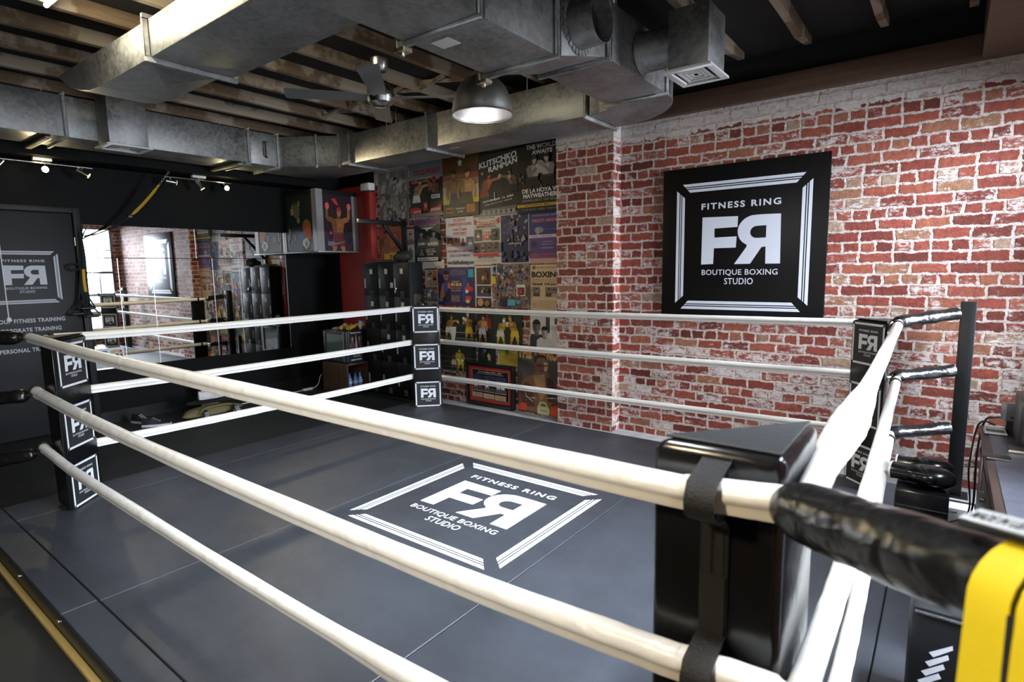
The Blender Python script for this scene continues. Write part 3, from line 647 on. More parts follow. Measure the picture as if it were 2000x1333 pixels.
# ------------------------------------------------------------------ ceiling fan
fx, fy = -3.75, 3.20
fan = thing('ceiling_fan', (fx, fy, 3.08), 'brushed metal ceiling fan with four grey blades under the joists', 'ceiling fan')
MB().lathe([(.0, .0), (.05, .0), (.07, .03), (.074, .095), (.0, .095)], (fx, fy, 3.318), CHROME, 28).build('canopy', fan)
MB().lathe([(.011, 0), (.011, .10)], (fx, fy, 3.24), CHROME, 10).build('down_rod', fan)
MB().lathe([(.0, 0), (.06, .004), (.10, .03), (.112, .066)], (fx, fy, 3.045), CHROME, 32).build('motor_cap', fan)
MB().lathe([(.112, 0), (.114, .01), (.100, .085), (.065, .120), (.0, .127)], (fx, fy, 3.115), CHROME, 32).build('motor_housing', fan)
BLADE = mat('fan_blade_grey', (.20, .195, .185), .45, .2)
for a in (231, 313, 36, 138):
    ca, sa = math.cos(R(a)), math.sin(R(a)); d_ = Vector((ca, sa, 0)); e_ = Vector((-sa, ca, 0)); pts = [(.09, .045), (.20, .062), (.70, .078), (.73, .07), (.735, -.065), (.70, -.076), (.20, -.062), (.09, -.045)]
    tilt = math.tan(R(11))
    b = MB(); b.add([Vector((fx, fy, 3.112))+d_*p+e_*q+Vector((0, 0, q*tilt)) for p, q in pts]+[Vector((fx, fy, 3.118))+d_*p+e_*q+Vector((0, 0, q*tilt)) for p, q in pts],
                     [list(range(7, -1, -1)), list(range(8, 16))]+[(i, (i+1) % 8, 8+(i+1) % 8, 8+i) for i in range(8)], BLADE)
    b.build('fan_blade', fan)
MB().tube([(fx+.02, fy+.03, 3.05), (fx+.02, fy+.03, 2.86)], .003, CHROME, 6).build('pull_chain', fan)

# ------------------------------------------------------------------ pendant dome lamps
def dome(label, x, y, z, light=None, zc=3.513, col=(1, .80, .50), glow=14):
    t = thing('pendant_lamp', (x, y, z), label, 'pendant lamp', 'spun metal dome pendants')
    prof = [(.213, -.004), (.219, 0), (.214, .006)]+[(.213*math.cos(R(a))**.78, .265*math.sin(R(a))) for a in rng(2, 78, 16)]+[(.052, .275), (.05, .30)]
    inn = [(r-.004, h-.001) for r, h in prof[2:-1]]
    b = MB(); b.lathe(prof, (x, y, z), ALU, 48); b.lathe(inn[::-1], (x, y, z), ALU, 48); b.build('dome_shade', t, ang=60)
    MB().lathe([(.05, 0), (.05, .05), (.03, .075), (.0, .078)], (x, y, z+.275), CHROME, 24).build('lamp_holder', t)
    MB().lathe([(0, 0), (.035, .012), (.045, .05), (.03, .10), (.02, .15)], (x, y, z+.08), mat('frosted_bulb', (.8, .8, .76), .4, emit=(1, .83, .5) if light else None, estr=12 if light else 0) if not light else mat('lit_bulb_%d_%d' % (int(col[2]*10), int(glow*10)), (.9, .85, .7), .4, emit=col, estr=glow), 16).build('bulb', t)
    MB().tube([(x, y, z+.35), (x, y, zc)], .005, BPLAS, 8).build('cord', t)
    MB().lathe([(0, -.03), (.045, -.03), (.05, 0)], (x, y, zc), CHROME, 20).build('ceiling_rose', t)
    if light:
        l = bpy.data.lights.new('pendant_light', 'POINT'); l.energy = light; l.color = col; l.shadow_soft_size = .07
        o = bpy.data.objects.new('pendant_light', l); o.location = (x, y, z+.02); COL.objects.link(o); o.parent = t; o.matrix_parent_inverse = Matrix.Translation(-t.location)
dome('spun metal dome pendant hanging below the big duct near the fan', -2.69, 3.21, 2.802, .9, col=(1, .95, .90), glow=.3)  # this lamp is off; faint light added inside to brighten its shade
dome('added unseen dome pendant, cool fill for ropes and mats, above the big near corner pad', -1.0, .80, 2.80, 85, col=(.92, .96, 1.0))  # made-up cool lamp, put in to brighten the rope tops and mats
dome('lit dome pendant hanging behind the camera over the ring edge', -1.15, -.75, 2.45, 115)
# fluorescent batten on the joists over the wide duct
t = thing('batten_light', (-3.75, 1.15, 3.34), 'lit fluorescent batten under the joists at the top left edge', 'strip light')
slab('batten_body', -4.42, -3.06, 1.17, 1.25, 3.355, 3.41, WPLAS, t, .006)
MB().tube([(-4.40, 1.21, 3.335), (-3.08, 1.21, 3.335)], .014, mat('lit_tube', (.9, .88, .7), .4, emit=(1, .92, .66), estr=9), 12).build('tube', t)
l = bpy.data.lights.new('batten_glow', 'AREA'); l.shape = 'RECTANGLE'; l.size = 1.3; l.size_y = .03; l.energy = 17; l.color = (1, .92, .68)
o = bpy.data.objects.new('batten_glow', l); o.location = (-3.75, 1.225, 3.322); o.rotation_euler = (R(62), 0, 0); COL.objects.link(o)

# ------------------------------------------------------------------ track lights
def track(label, y0, y1, heads, cy):
    z = 2.888; x = -7.50
    t = thing('track_light', (x, (y0+y1)/2, z), label, 'track light', 'ceiling spotlight rails')
    MB().tube([(x, y0, z), (x, y1, z)], .009, CHROME, 10).build('rail', t)
    slab('transformer', x-.03, x+.03, cy-.08, cy+.08, 2.91, 2.939, WPLAS, t, .004)
    MB().tube([(x, cy, z), (x, cy, 2.915)], .006, CHROME, 8).build('rail_stem', t)
    for (y, dr, lit) in heads:
        dv = Vector(dr).normalized(); h = MB(); c0 = Vector((x, y, z-.055))
        h.tube([(x, y, z), tuple(c0)], .006, CHROME, 8); h.tube([c0-dv*.055, c0-dv*.05, c0+dv*.05, c0+dv*.062], [.012, .027, .027, .032], CHROME, 18)
        o = h.build('spot_head', t)
        le = MB(); le.tube([c0+dv*.0625, c0+dv*.067], .028, mat('lit_lens', (.9, .9, .8), .3, emit=(1, .86, .46), estr=45) if lit else mat('dull_lens', (.7, .66, .5), .2, emit=(1, .8, .4), estr=1.2), 18); q = le.build('lens', o)
        if lit:
            l = bpy.data.lights.new('spot_beam', 'SPOT'); l.energy = 210 if y > 3 else 28; l.color = (1, .82, .50); l.spot_size = R(72); l.spot_blend = .7; l.shadow_soft_size = .03
            s_ = bpy.data.objects.new('spot_beam', l); s_.location = c0+dv*.075; s_.rotation_euler = dv.to_track_quat('-Z', 'Y').to_euler(); COL.objects.link(s_); s_.parent = t; s_.matrix_parent_inverse = Matrix.Translation(-t.location)
        if lit:
            l = bpy.data.lights.new('spill', 'POINT'); l.energy = 1.5; l.color = (1, .84, .45); l.shadow_soft_size = .03
            s_ = bpy.data.objects.new('spill', l); s_.location = c0+dv*.10+Vector((0, 0, .02)); COL.objects.link(s_); s_.parent = t; s_.matrix_parent_inverse = Matrix.Translation(-t.location)
track('spotlight rail above the door with its middle spot lit', 1.35, 2.315, ((1.53, (.2, -.5, -.6), False), (1.90, (.95, -.25, -.28), True), (2.22, (.35, .75, -.5), False)), 1.88)
track('spotlight rail above the mirror with its right spot lit', 3.03, 3.84, ((3.10, (.2, .9, -.15), False), (3.43, (.25, .5, -.8), False), (3.74, (.93, .10, -.30), True)), 3.43)

# ------------------------------------------------------------------ mirror panels, sticker card, door-side straps
def panel(label, y0, y1, z0, z1):
    t = thing('mirror_panel', (-7.745, (y0+y1)/2, z0), label, 'mirror', 'mirror panels on the black wall')
    MB().box(-7.748, -7.738, y0+.002, y1-.002, z0+.002, z1-.002, MIRR).build('glass', t, smooth=False)
    b = MB(); b.box(-7.7495, -7.7375, y1-.004, y1+.002, z0, z1, ALU); b.build('edge_strip', t)
    return t
ys = [2.225, 2.54, 2.90, 3.625, 3.98, 4.68]
pl_ = ('lower mirror panel next to the door frame, behind the hanging handles', 'second lower mirror panel from the door', 'widest lower mirror panel, reflecting the bottom of the wall sign', 'narrow lower mirror panel, reflecting a dark ring post', 'lower mirror panel farthest from the door, reflecting posters and lockers')
zb = (.64, .64, .64, .63, .62)
for i in range(5): panel(pl_[i], ys[i], ys[i+1], zb[i], 1.925)
panel('upper mirror panel next to the door, reflecting the window and the sign', 2.225, 3.43, 1.93, 2.30)
panel('upper mirror panel under the right spotlight rail, reflecting the posters', 3.435, 4.68, 1.93, 2.30)
t = thing('sticker_card', (-7.735, 2.36, .66), 'white card with a blue and a camera icon at the bottom of the mirror', 'card')
slab('card', -7.7365, -7.734, 2.20, 2.515, .655, .885, mat('white_card', (.72, .74, .78), .4), t)
BLUE = mat('icon_blue', (.05, .14, .42), .4)
def rrect(x0, y0, x1, y1, r, n=5): return arc(x1-r, y1-r, r, r, 0, 90, n)+arc(x0+r, y1-r, r, r, 90, 180, n)+arc(x0+r, y0+r, r, r, 180, 270, n)+arc(x1-r, y0+r, r, r, 270, 360, n)
def inkmesh(polys, org, u, v, name, parent, step=.0004, nrm=(1, 0, 0)):
    b = MB(); nrm = Vector(nrm)
    for i, (vf, m) in enumerate(polys): b.flatmesh(vf, m, Vector(org)+nrm*(step*i), u, v)
    return b.build(name, parent, smooth=False)
def P_(pts): return (pts, [list(range(len(pts)))])
icn = [(P_(rrect(2.225, .73, 2.345, .86, .018)), BLUE), (place(text_vf('f', .05), 2.285, .735, 2.335, .845), WHITE),
       (P_(rrect(2.375, .73, 2.495, .86, .025)), mat('icon_brown', (.16, .09, .06), .4)), (P_(rrect(2.375, .805, 2.495, .86, .02)), mat('icon_tan', (.48, .36, .24), .4)), (P_(arc(2.435, .79, .036, .036, 0, 345, 20)), WHITE), (P_(arc(2.435, .79, .026, .026, 0, 345, 20)), BPLAS), (P_(rrect(2.47, .83, 2.487, .85, .004)), BPLAS)]
for k in range(3): icn.append((P_([(2.225, .715-.018*k), (2.45-.05*(k == 2), .715-.018*k), (2.45-.05*(k == 2), .707-.018*k), (2.225, .707-.018*k)]), mat('icon_grey', (.35, .38, .44), .5)))
inkmesh(icn, (-7.7335, 0, 0), (0, 1, 0), (0, 0, 1), 'icons', t)

t = thing('suspension_strap', (-7.33, 3.03, 2.93), 'yellow and black suspension strap slung from a chain under the bulkhead', 'exercise strap')
a0, a1 = Vector((-7.33, 3.03, 2.93)), Vector((-7.66, 2.19, 2.14))
def sag(u): p = a0+(a1-a0)*u; return p-Vector((0, 0, .16*math.sin(math.pi*u)))
b = MB()
for k in range(7):
    u = .005+k*.017; p, q = sag(u), sag(u+.022); dd = (q-p).normalized(); side = dd.cross(Vector((0, 0, 1))).normalized() if k % 2 else dd.cross(dd.cross(Vector((0, 0, 1)))).normalized()
    c = (p+q)/2; b.tube([c+dd*.017*math.cos(x)+side*.009*math.sin(x) for x in rng(0, 2*math.pi, 12)], .0032, CHROME, 6, cap=False)
b.build('chain', t)
def strap_band(us, w, m, name, par, n=14, th=.0035):
    b = MB(); vs = []
    for i in range(n):
        u = us[0]+(us[1]-us[0])*i/(n-1); p = sag(u); tg = (sag(u+.01)-sag(u-.01)).normalized(); sd = Vector((.75, -.3, .6)); sd = (sd-tg*sd.dot(tg)).normalized(); nn = tg.cross(sd)
        ww = w*(1 if .1 < i/(n-1) < .92 else .6)
        vs += [p+sd*ww+nn*th, p-sd*ww+nn*th, p-sd*ww-nn*th, p+sd*ww-nn*th]
    fs = [(i*4+j, i*4+(j+1) % 4, i*4+4+(j+1) % 4, i*4+4+j) for i in range(n-1) for j in range(4)]+[(3, 2, 1, 0), (n*4-4, n*4-3, n*4-2, n*4-1)]
    b.add(vs, fs, m); return b.build(name, par, ang=50)
YOLD = mat('old_yellow_webbing', (.62, .36, .02), .6, bump=.3, bscale=160)
strap_band((.13, .47), .024, YOLD, 'yellow_webbing', t)
MB().obox(sag(.475), (.022, .0, .0), (0, .026, 0), (0, 0, .018), BPLAS).build('buckle', t, .004)
strap_band((.47, .72), .017, STRAPM, 'black_webbing', t); strap_band((.70, .90), .008, STRAPM, 'black_webbing', t)

t = thing('suspension_trainer', (-7.62, 2.15, 2.16), 'tangle of black straps with foam handles hanging between door and mirror', 'exercise strap')
X = -7.66
slab('wall_hook', -7.70, -7.655, 2.17, 2.20, 2.13, 2.17, STEELB, t, .004)
for k, (dy, z1, sx) in enumerate(((-.03, 1.35, .0), (.02, 1.30, .02), (-.01, 1.42, .03))):
    pts = [(X+sx, 2.185, 2.15), (X+sx, 2.185+dy*.6, 1.95), (X+sx+.01, 2.17+dy, 1.7), (X+sx, 2.16+dy*1.6, 1.5), (X+sx, 2.15+dy*2, z1)]
    MB().tube(catmull(pts, 22), .012, STRAPM, 8).build('black_strap', t)
MB().tube(catmull([(X+.045, 2.165, 1.80), (X+.045, 2.16, 1.68), (X+.045, 2.165, 1.55)], 8), .016, YOLD, 8).build('yellow_strap', t)
for (dy, tz, dx) in ((-.07, 1.31, .02), (.05, 1.28, .05), (.0, 1.37, .08)):
    tri = catmull([(X+dx, 2.155+dy*.3, tz+.16), (X+dx, 2.155+dy-.065, tz+.02), (X+dx, 2.155+dy-.06, tz), (X+dx, 2.155+dy+.06, tz), (X+dx, 2.155+dy+.065, tz+.02), (X+dx, 2.155+dy*.3, tz+.16)], 30)
    o = MB().tube(tri, .007, STRAPM, 8).build('handle_loop', t)
    MB().tube([(X+dx, 2.155+dy-.058, tz), (X+dx, 2.155+dy+.058, tz)], .017, BPLAS, 12).build('foam_grip', o)
for k, (dy, dz) in enumerate(((-.035, .10), (.05, .12), (.13, .06), (.02, .16))):
    MB().tube(catmull([(X+.02, 2.185, 2.13), (X+.04, 2.185+dy*.5, 2.13+dz*.6), (X+.05, 2.185+dy, 2.13+dz)], 8), [.009, .009, .008, .008, .007, .006, .005, .003], STRAPM, 7).build('strap_tail', t)
MB().tube(catmull([(X, 2.17, 1.84), (X, 2.09, 1.86), (X, 2.04, 1.83), (X, 2.08, 1.79), (X, 2.17, 1.81)], 20), .009, STRAPM, 8).build('loose_loop', t)
t = thing('pull_cord', (-7.0, 1.365, 1.31), 'thin white pull cord with a knob hanging in front of the door', 'pull cord')
MB().tube([(-7.0, 1.365, 3.017), (-7.0, 1.365, 1.35)], .0045, WPLAS, 8).build('cord', t)
MB().lathe([(.0, .045), (.012, .04), (.024, .012), (.020, 0), (0, -.004)], (-7.0, 1.365, 1.31), WPLAS, 16).build('knob', t)

# ------------------------------------------------------------------ wall sign
t = thing('wall_sign', (-1.54, 5.385, 1.24), 'large square black sign with the white FR emblem on the brick wall', 'sign')
slab('board', -2.246, -.820, 5.372, 5.398, 1.225, 2.632, mat('satin_black_board', (.0045, .004, .004), .4, spec=.2), t, .003)
logo((-1.526, 5.3712, 1.90), (.582, 0, 0), (0, 0, .585), mat('sign_white', (.60, .62, .70), .4), 'emblem', t)

# ------------------------------------------------------------------ light box with two fight pictures
t = thing('picture_box', (-7.3, 5.0, 2.0), 'black box with metal edges and two boxing pictures in the far left corner', 'display box')
slab('box_body', -7.75, -6.925, 4.69, 5.37, 2.02, 2.86, BPLAS, t, .004)
AL2 = mat('anodised_strip', (.34, .34, .335), .45, .6)
slab('bottom_shelf', -7.75, -6.90, 4.665, 5.375, 2.0, 2.018, AL2, t, .002)
slab('metal_strip', -7.02, -6.918, 4.682, 4.689, 2.02, 2.86, AL2, t); slab('metal_strip', -6.924, -6.917, 4.682, 4.79, 2.02, 2.86, AL2, t)
slab('metal_strip', -6.924, -6.917, 5.27, 5.37, 2.02, 2.80, AL2, t); slab('metal_strip', -7.75, -7.69, 4.682, 4.689, 2.02, 2.30, AL2, t)

# ------------------------------------------------------------------ printed pictures: simple figures in flat inks
def rc(x0, y0, x1, y1, c): return (P_([(x0, y0), (x1, y0), (x1, y1), (x0, y1)]), c)
def el(cx, cy, rx, ry, c, n=18): return (P_(arc(cx, cy, rx, ry, 0, 360-360/n, n)), c)
def pg(c, *pts): return (P_(list(pts)), c)
def tx(t, x0, y0, x1, y1, c, bold=.03, sh=0): return (place(text_vf(t, bold), x0, y0, x1, y1, sh), c)
def lim(a, b, w0, w1):       # tapered limb
    dx, dy = b[0]-a[0], b[1]-a[1]; l = math.hypot(dx, dy) or 1; nx, ny = -dy/l, dx/l
    return [(a[0]+nx*w0, a[1]+ny*w0), (b[0]+nx*w1, b[1]+ny*w1), (b[0]-nx*w1, b[1]-ny*w1), (a[0]-nx*w0, a[1]-ny*w0)]
def boxer(cx, y, h, asp, skin, trunk, glove, f=1, pose='guard', hair=(.015, .01, .008), legs=True, dark=None):
    """standing fighter; h is his height in poster heights, asp = height/width of the poster"""
    dark = dark or tuple(c*.55 for c in skin); o = []
    def T(pts): return [(cx+p[0]*h*asp*f, y+p[1]*h) for p in pts]
    def E_(px, py, rx, ry, c): return (P_(arc(cx+px*h*asp*f, y+py*h, rx*h*asp, ry*h, 0, 340, 16)), c)
    lean = .10 if pose in ('punch', 'clinch') else 0
    if legs:
        o += [(P_(T(lim((-.07, .42), (-.12, .2), .065, .045)+[])), skin), (P_(T(lim((-.12, .22), (-.13, .03), .048, .028))), dark), (P_(T(lim((.07, .42), (.13, .2), .065, .045))), skin), (P_(T(lim((.13, .22), (.15, .03), .045, .028))), dark)]
        o += [(P_(T([(-.18, .0), (-.09, .0), (-.095, .06), (-.165, .06)])), hair), (P_(T([(.11, .0), (.21, .0), (.18, .06), (.12, .06)])), hair)]
    o += [(P_(T([(-.12+lean, .80), (.15+lean, .80), (.18+lean, .74), (.11, .5), (-.12, .5), (-.165+lean, .74)])), skin), (P_(T([(-.165+lean, .74), (-.12+lean, .80), (-.03+lean, .79), (-.03, .5), (-.12, .5)])), dark)]
    o += [(P_(T([(-.02+lean, .70), (.05+lean, .715), (.115+lean, .70), (.10+lean, .665), (.03+lean, .66)])), tuple(min(1, c*1.25) for c in skin))]
    o += [(P_(T([(-.13, .56), (.125, .56), (.17, .34), (.02, .33), (0, .38), (-.02, .33), (-.18, .34)])), trunk), (P_(T([(-.13, .57), (.125, .57), (.13, .53), (-.135, .53)])), tuple(min(1, c*.5+.03) for c in trunk))]
    o += [(P_(T(lim((.02+lean, .78), (.035+lean*1.2, .86), .045, .04))), dark), E_(.04+lean*1.3, .91, .058, .075, skin), (P_(T([(q[0]+.04+lean*1.3, q[1]+.925) for q in arc(0, 0, .062, .072, 5, 195, 10)])), hair)]
    if pose == 'guard': arms = [((.15, .76), (.25, .62), (.21, .80)), ((-.13, .76), (-.06, .60), (.12, .76))]
    elif pose == 'punch': arms = [((.22, .76), (.36, .79), (.50, .80)), ((-.06, .74), (.03, .60), (.16, .74))]
    elif pose == 'up': arms = [((.15, .77), (.29, .80), (.30, .99)), ((-.14, .77), (-.28, .80), (-.27, .98))]
    elif pose == 'clinch': arms = [((.22, .76), (.34, .70), (.40, .80)), ((-.06, .76), (.10, .62), (.28, .72))]
    elif pose == 'back': arms = [((.16, .76), (.22, .60), (.12, .50)), ((-.15, .76), (-.21, .60), (-.13, .50))]
    else: arms = [((.16, .76), (.20, .60), (.19, .46)), ((-.15, .76), (-.20, .60), (-.18, .46))]
    for i, (a, b_, c) in enumerate(arms):
        k = skin if i == 0 else dark
        o += [(P_(T(lim(a, b_, .048, .036))), k), (P_(T(lim(b_, c, .038, .028))), k)]
        if glove: o.append(E_(c[0]+.01, c[1]+.02, .052, .058, glove))
    return o
def bust(cx, y, h, asp, skin, shirt, hair=(.012, .01, .009)):
    def T(pts): return [(cx+p[0]*h*asp, y+p[1]*h) for p in pts]
    d_ = tuple(c*.5 for c in skin); l_ = tuple(min(1, c*1.3) for c in skin)
    return [(P_(T([(-.42, 0), (.42, 0), (.40, .30), (.22, .42), (-.22, .42), (-.40, .30)])), shirt), (P_(T([(-.09, .36), (.09, .36), (.08, .55), (-.08, .55)])), d_),
            (P_([(p[0], p[1]) for p in arc(cx, y+.68*h, .16*h*asp, .21*h, 0, 345, 20)]), skin), (P_(T([(-.16, .70), (-.15, .56), (-.08, .475), (0, .465), (0, .88), (-.12, .84)])), d_),
            (P_(T([(q[0], q[1]+.72) for q in arc(0, 0, .17, .20, 8, 172, 12)])), hair), (P_(T([(-.10, .70), (-.04, .70), (-.04, .685), (-.10, .685)])), hair), (P_(T([(.04, .70), (.10, .70), (.10, .685), (.04, .685)])), hair), (P_(T([(-.05, .56), (.05, .56), (.045, .548), (-.045, .548)])), hair), (P_(T([(.005, .69), (.035, .61), (.0, .60)])), l_)]
def crowd(n, seed, x0, y0, x1, y1, pal, s=.03, asp=1):
    r = random.Random(seed); o = []
    for i in range(n):
        c = pal[r.randrange(len(pal))]; x, y = r.uniform(x0, x1), r.uniform(y0, y1); q = s*r.uniform(.6, 1.3)
        o.append(el(x, y, q*asp*.8, q, c, 8)) if r.random() < .5 else o.append(pg(c, (max(x0, x-q*asp), y-q), (min(x1, x+q*asp), y-q*.8), (min(x1, x+q*asp*.7), y+q), (max(x0, x-q*asp*.5), y+q*.7)))
    return o
K0 = (.012, .011, .011); SK = (.46, .25, .13); SKD = (.20, .095, .048); SKG = (.62, .36, .12); W_ = (.62, .60, .57); RD = (.42, .03, .025); GR = (.30, .29, .28)
def picture(t, rect, ax, shapes, bg=None, name='print'):
    """rect in metres on a plane; ax: origin plane description (org, u, v, normal)"""
    x0, x1, z0, z1 = rect; org, u, v, n = ax; u, v, n, org = map(Vector, (u, v, n, org)); W, H = x1-x0, z1-z0
    b = MB(); shapes = ([rc(0, 0, 1, 1, bg)] if bg else [])+shapes
    for i, (vf, c) in enumerate(shapes):
        cl = ([(x0+W*min(1, max(0, p[0])), z0+H*min(1, max(0, p[1]))) for p in vf[0]], vf[1])
        b.flatmesh(cl, flat(c) if not hasattr(c, 'node_tree') else c, org+n*(.0006+.00022*i), u, v)
    return b.build(name, t, smooth=False)
BACKW = ((0, 5.398, 0), (1, 0, 0), (0, 0, 1), (0, -1, 0))
def poster(label, rect, bg, shapes, off=0, name='fight_poster', cat='poster', group='fight posters on the brick wall'):
    x0, x1, z0, z1 = rect; yb = 5.392-off
    t = thing(name, ((x0+x1)/2, yb, z0), label, cat, group)
    slab('paper', x0, x1, yb, yb+.004, z0, z1, flat(bg), t)
    picture(t, rect, ((0, yb-.0002, 0), (1, 0, 0), (0, 0, 1), (0, -1, 0)), shapes, bg)
    return t
def asp(r): return (r[3]-r[2])/(r[1]-r[0])
r = (-6.44, -5.84, 2.38, 3.07); a = asp(r)
poster('grey marbled poster of a faint boxer, leftmost of the top row', r, (.15, .14, .135), crowd(60, 3, .05, .02, .95, .98, [(.22, .21, .20), (.10, .095, .09), (.30, .29, .275), (.17, .155, .145)], .07, a)+boxer(.55, .05, .85, a, (.30, .28, .26), (.22, .2, .19), (.36, .34, .32))[4:]+crowd(14, 5, .35, .05, .9, .35, [(.34, .32, .29), (.16, .14, .12)], .05, a))
r = (-5.81, -5.20, 2.43, 3.12); a = asp(r)
poster('poster with dark red heading TITLE FIGHT over two bare-chested boxers', r, (.15, .155, .165),
       [rc(0, 0, 1, .70, K0), rc(0, 0, 1, .06, (.20, .19, .19)), tx('TITLE FIGHT', .10, .775, .94, .875, (.22, .03, .045), .05), tx('WORLD CHAMPIONSHIP', .30, .70, .72, .72, (.5, .45, .4), .02), el(.18, .66, .14, .035, (.28, .05, .08)), el(.78, .69, .14, .035, (.33, .06, .09)), el(.5, .66, .12, .025, (.20, .10, .04))]
       + boxer(.20, .05, .66, a, SK, W_, (.32, .10, .08), 1, 'punch', (.06, .03, .02), False)+boxer(.78, .06, .66, a, SKD, K0, (.28, .08, .07), -1, 'guard', K0, False)
       + [rc(.66, .32, .92, .39, W_), tx('FIGHT', .68, .335, .90, .375, K0, .03), pg(RD, (0, .05), (.36, .05), (.36, .15), (.2, .19), (0, .17)), pg(RD, (.6, .06), (.96, .06), (.96, .19), (.78, .16), (.6, .12)), rc(.41, .11, .55, .27, RD), tx('V', .45, .15, .51, .23, W_, .04), tx('COTTO', .09, .07, .33, .125, W_, .04), tx('JUDAH', .64, .085, .91, .14, W_, .04)])
r = (-5.20, -4.60, 2.39, 3.17); a = asp(r)
poster('golden brown poster of two bare-chested men standing back to back', r, (.07, .035, .02),
       [rc(0, .66, 1, 1, (.085, .038, .012)), rc(0, .57, 1, .66, (.20, .06, .03)), rc(0, .47, 1, .58, (.30, .16, .08)), rc(0, .25, 1, .48, (.46, .39, .27)), rc(0, .2, .28, .28, (.52, .40, .02)), rc(.75, .2, 1, .32, (.50, .40, .05)), tx('*', .45, .80, .55, .88, W_, .05), pg(W_, (.5, .89), (.52, .845), (.57, .845), (.53, .82), (.545, .775), (.5, .80), (.455, .775), (.47, .82), (.43, .845), (.48, .845))]
       + [(q[0], q[1]) for q in boxer(.36, -.12, .86, a, (.24, .12, .055), (.05, .03, .05), None, -1, 'hang', (.02, .012, .01), False)]+boxer(.66, -.12, .86, a, (.46, .25, .10), (.07, .05, .03), None, 1, 'hang', (.02, .012, .01), False)
       + [rc(0, 0, 1, .20, (.022, .012, .018)), rc(.08, .06, .30, .15, (.30, .10, .015)), rc(.66, .05, .90, .18, (.33, .12, .015)), tx('CHAMPIONSHIP', .36, .11, .62, .135, W_, .02), tx('LIVE', .42, .06, .56, .09, W_, .02), tx('MGM GRAND', .1, .085, .28, .12, K0, .02)])
r = (-4.59, -4.01, 2.36, 3.16); a = asp(r)
poster('dark poster with slanting white slab letters above an orange boxer throwing a punch', r, (.016, .017, .018),
       [tx('KLITSCHKO', .0, .70, .98, .79, (.60, .62, .64), .035, .105), tx('v', .05, .60, .11, .645, (.4, .4, .4), .04, .01), tx('RAHMAN', .25, .625, .99, .71, (.60, .62, .64), .035, .10), tx('HEAVYWEIGHT', .25, .93, .85, .955, (.09, .09, .09), .02)]
       + boxer(.14, .10, .54, a, (.42, .12, .045), (.20, .04, .02), (.45, .16, .08), 1, 'punch', (.04, .02, .01), False)+boxer(.92, .14, .52, a, (.17, .10, .06), K0, (.38, .36, .30), -1, 'punch', K0, False)
       + [rc(.40, .22, .42, .34, W_), tx('NOVEMBER 13, 2004', .10, .19, .90, .225, (.62, .6, .58), .03, .06), tx('LIVE FROM LAS VEGAS', .14, .15, .86, .17, (.45, .45, .44), .02, .06), pg((.12, .12, .12), (.05, .04), (.95, .07), (.98, .13), (.08, .10)), rc(.0, .0, 1, .045, (.17, .165, .16))]+[rc(.08+.13*k, .01, .16+.13*k, .085, (.26, .25, .24)) for k in range(7)])
r = (-4.01, -3.40, 2.35, 3.16); a = asp(r)
poster('black poster headed THE WORLD AWAITS, topmost beside the brick pier', r, (.010, .010, .011),
       [tx('THE WORLD', .20, .865, .86, .93, (.50, .50, .50), .04), tx('AWAITS', .33, .79, .78, .85, (.50, .50, .50), .04)]+crowd(46, 9, 0, .35, 1, .55, [(.05, .035, .035), (.03, .03, .03), (.10, .07, .06)], .025, a)
       + boxer(.36, .12, .66, a, (.30, .28, .27), K0, (.36, .34, .33), 1, 'guard', (.03, .03, .03), False)+boxer(.70, .13, .66, a, (.33, .31, .30), K0, (.22, .2, .2), -1, 'guard', (.03, .03, .03), False)
       + [rc(0, 0, 1, .30, (.010, .010, .011)), tx('DE LA HOYA VS', .12, .275, .92, .335, (.58, .57, .56), .035), tx('MAYWEATHER', .14, .205, .90, .265, (.60, .59, .58), .04), tx('SHOWN LIVE AT THIS VENUE', .12, .155, .92, .19, (.24, .23, .23), .02), rc(.0, .085, 1, .125, (.45, .27, .02)), tx('SATURDAY MAY 5', .18, .095, .84, .117, K0, .02), tx('ON PAY PER VIEW', .1, .035, .9, .06, (.12, .15, .22), .02)])
r = (-5.76, -5.27, 1.84, 2.40); a = asp(r)
poster('black poster with a purple heading and two grey portraits, left of the crimson lettered sheet', r, (.016, .019, .018),
       [rc(0, .86, 1, 1, (.17, .06, .15)), tx('LIGHT HEAVYWEIGHT', .06, .895, .95, .965, (.05, .02, .05), .03), tx('CHAMPIONSHIP OF THE WORLD', .18, .83, .84, .85, W_, .02), pg((.55, .53, .5), (.22, .80), (.78, .80), (.56, .75), (.5, .70), (.44, .75))]
       + bust(.27, .42, .34, a, (.26, .25, .24), (.07, .07, .07))+bust(.75, .42, .34, a, (.44, .42, .39), (.13, .13, .13))+[tx('JONES v', .14, .37, .46, .45, (.6, .58, .52), .04), tx('BARRERA', .52, .37, .93, .45, (.62, .60, .54), .04), rc(.06, .345, .94, .352, (.25, .1, .2))]
       + bust(.28, .14, .19, a, (.34, .22, .25), (.16, .1, .14))+[tx('ALSO ON', .45, .27, .76, .30, (.5, .48, .44), .02), tx('THE CARD', .45, .21, .82, .25, (.58, .56, .5), .03), tx('LIVE', .5, .15, .72, .19, (.58, .56, .5), .03), rc(.10, .02, .90, .10, (.60, .57, .5)), tx('MGM GRAND LAS VEGAS', .13, .04, .87, .08, K0, .02)])
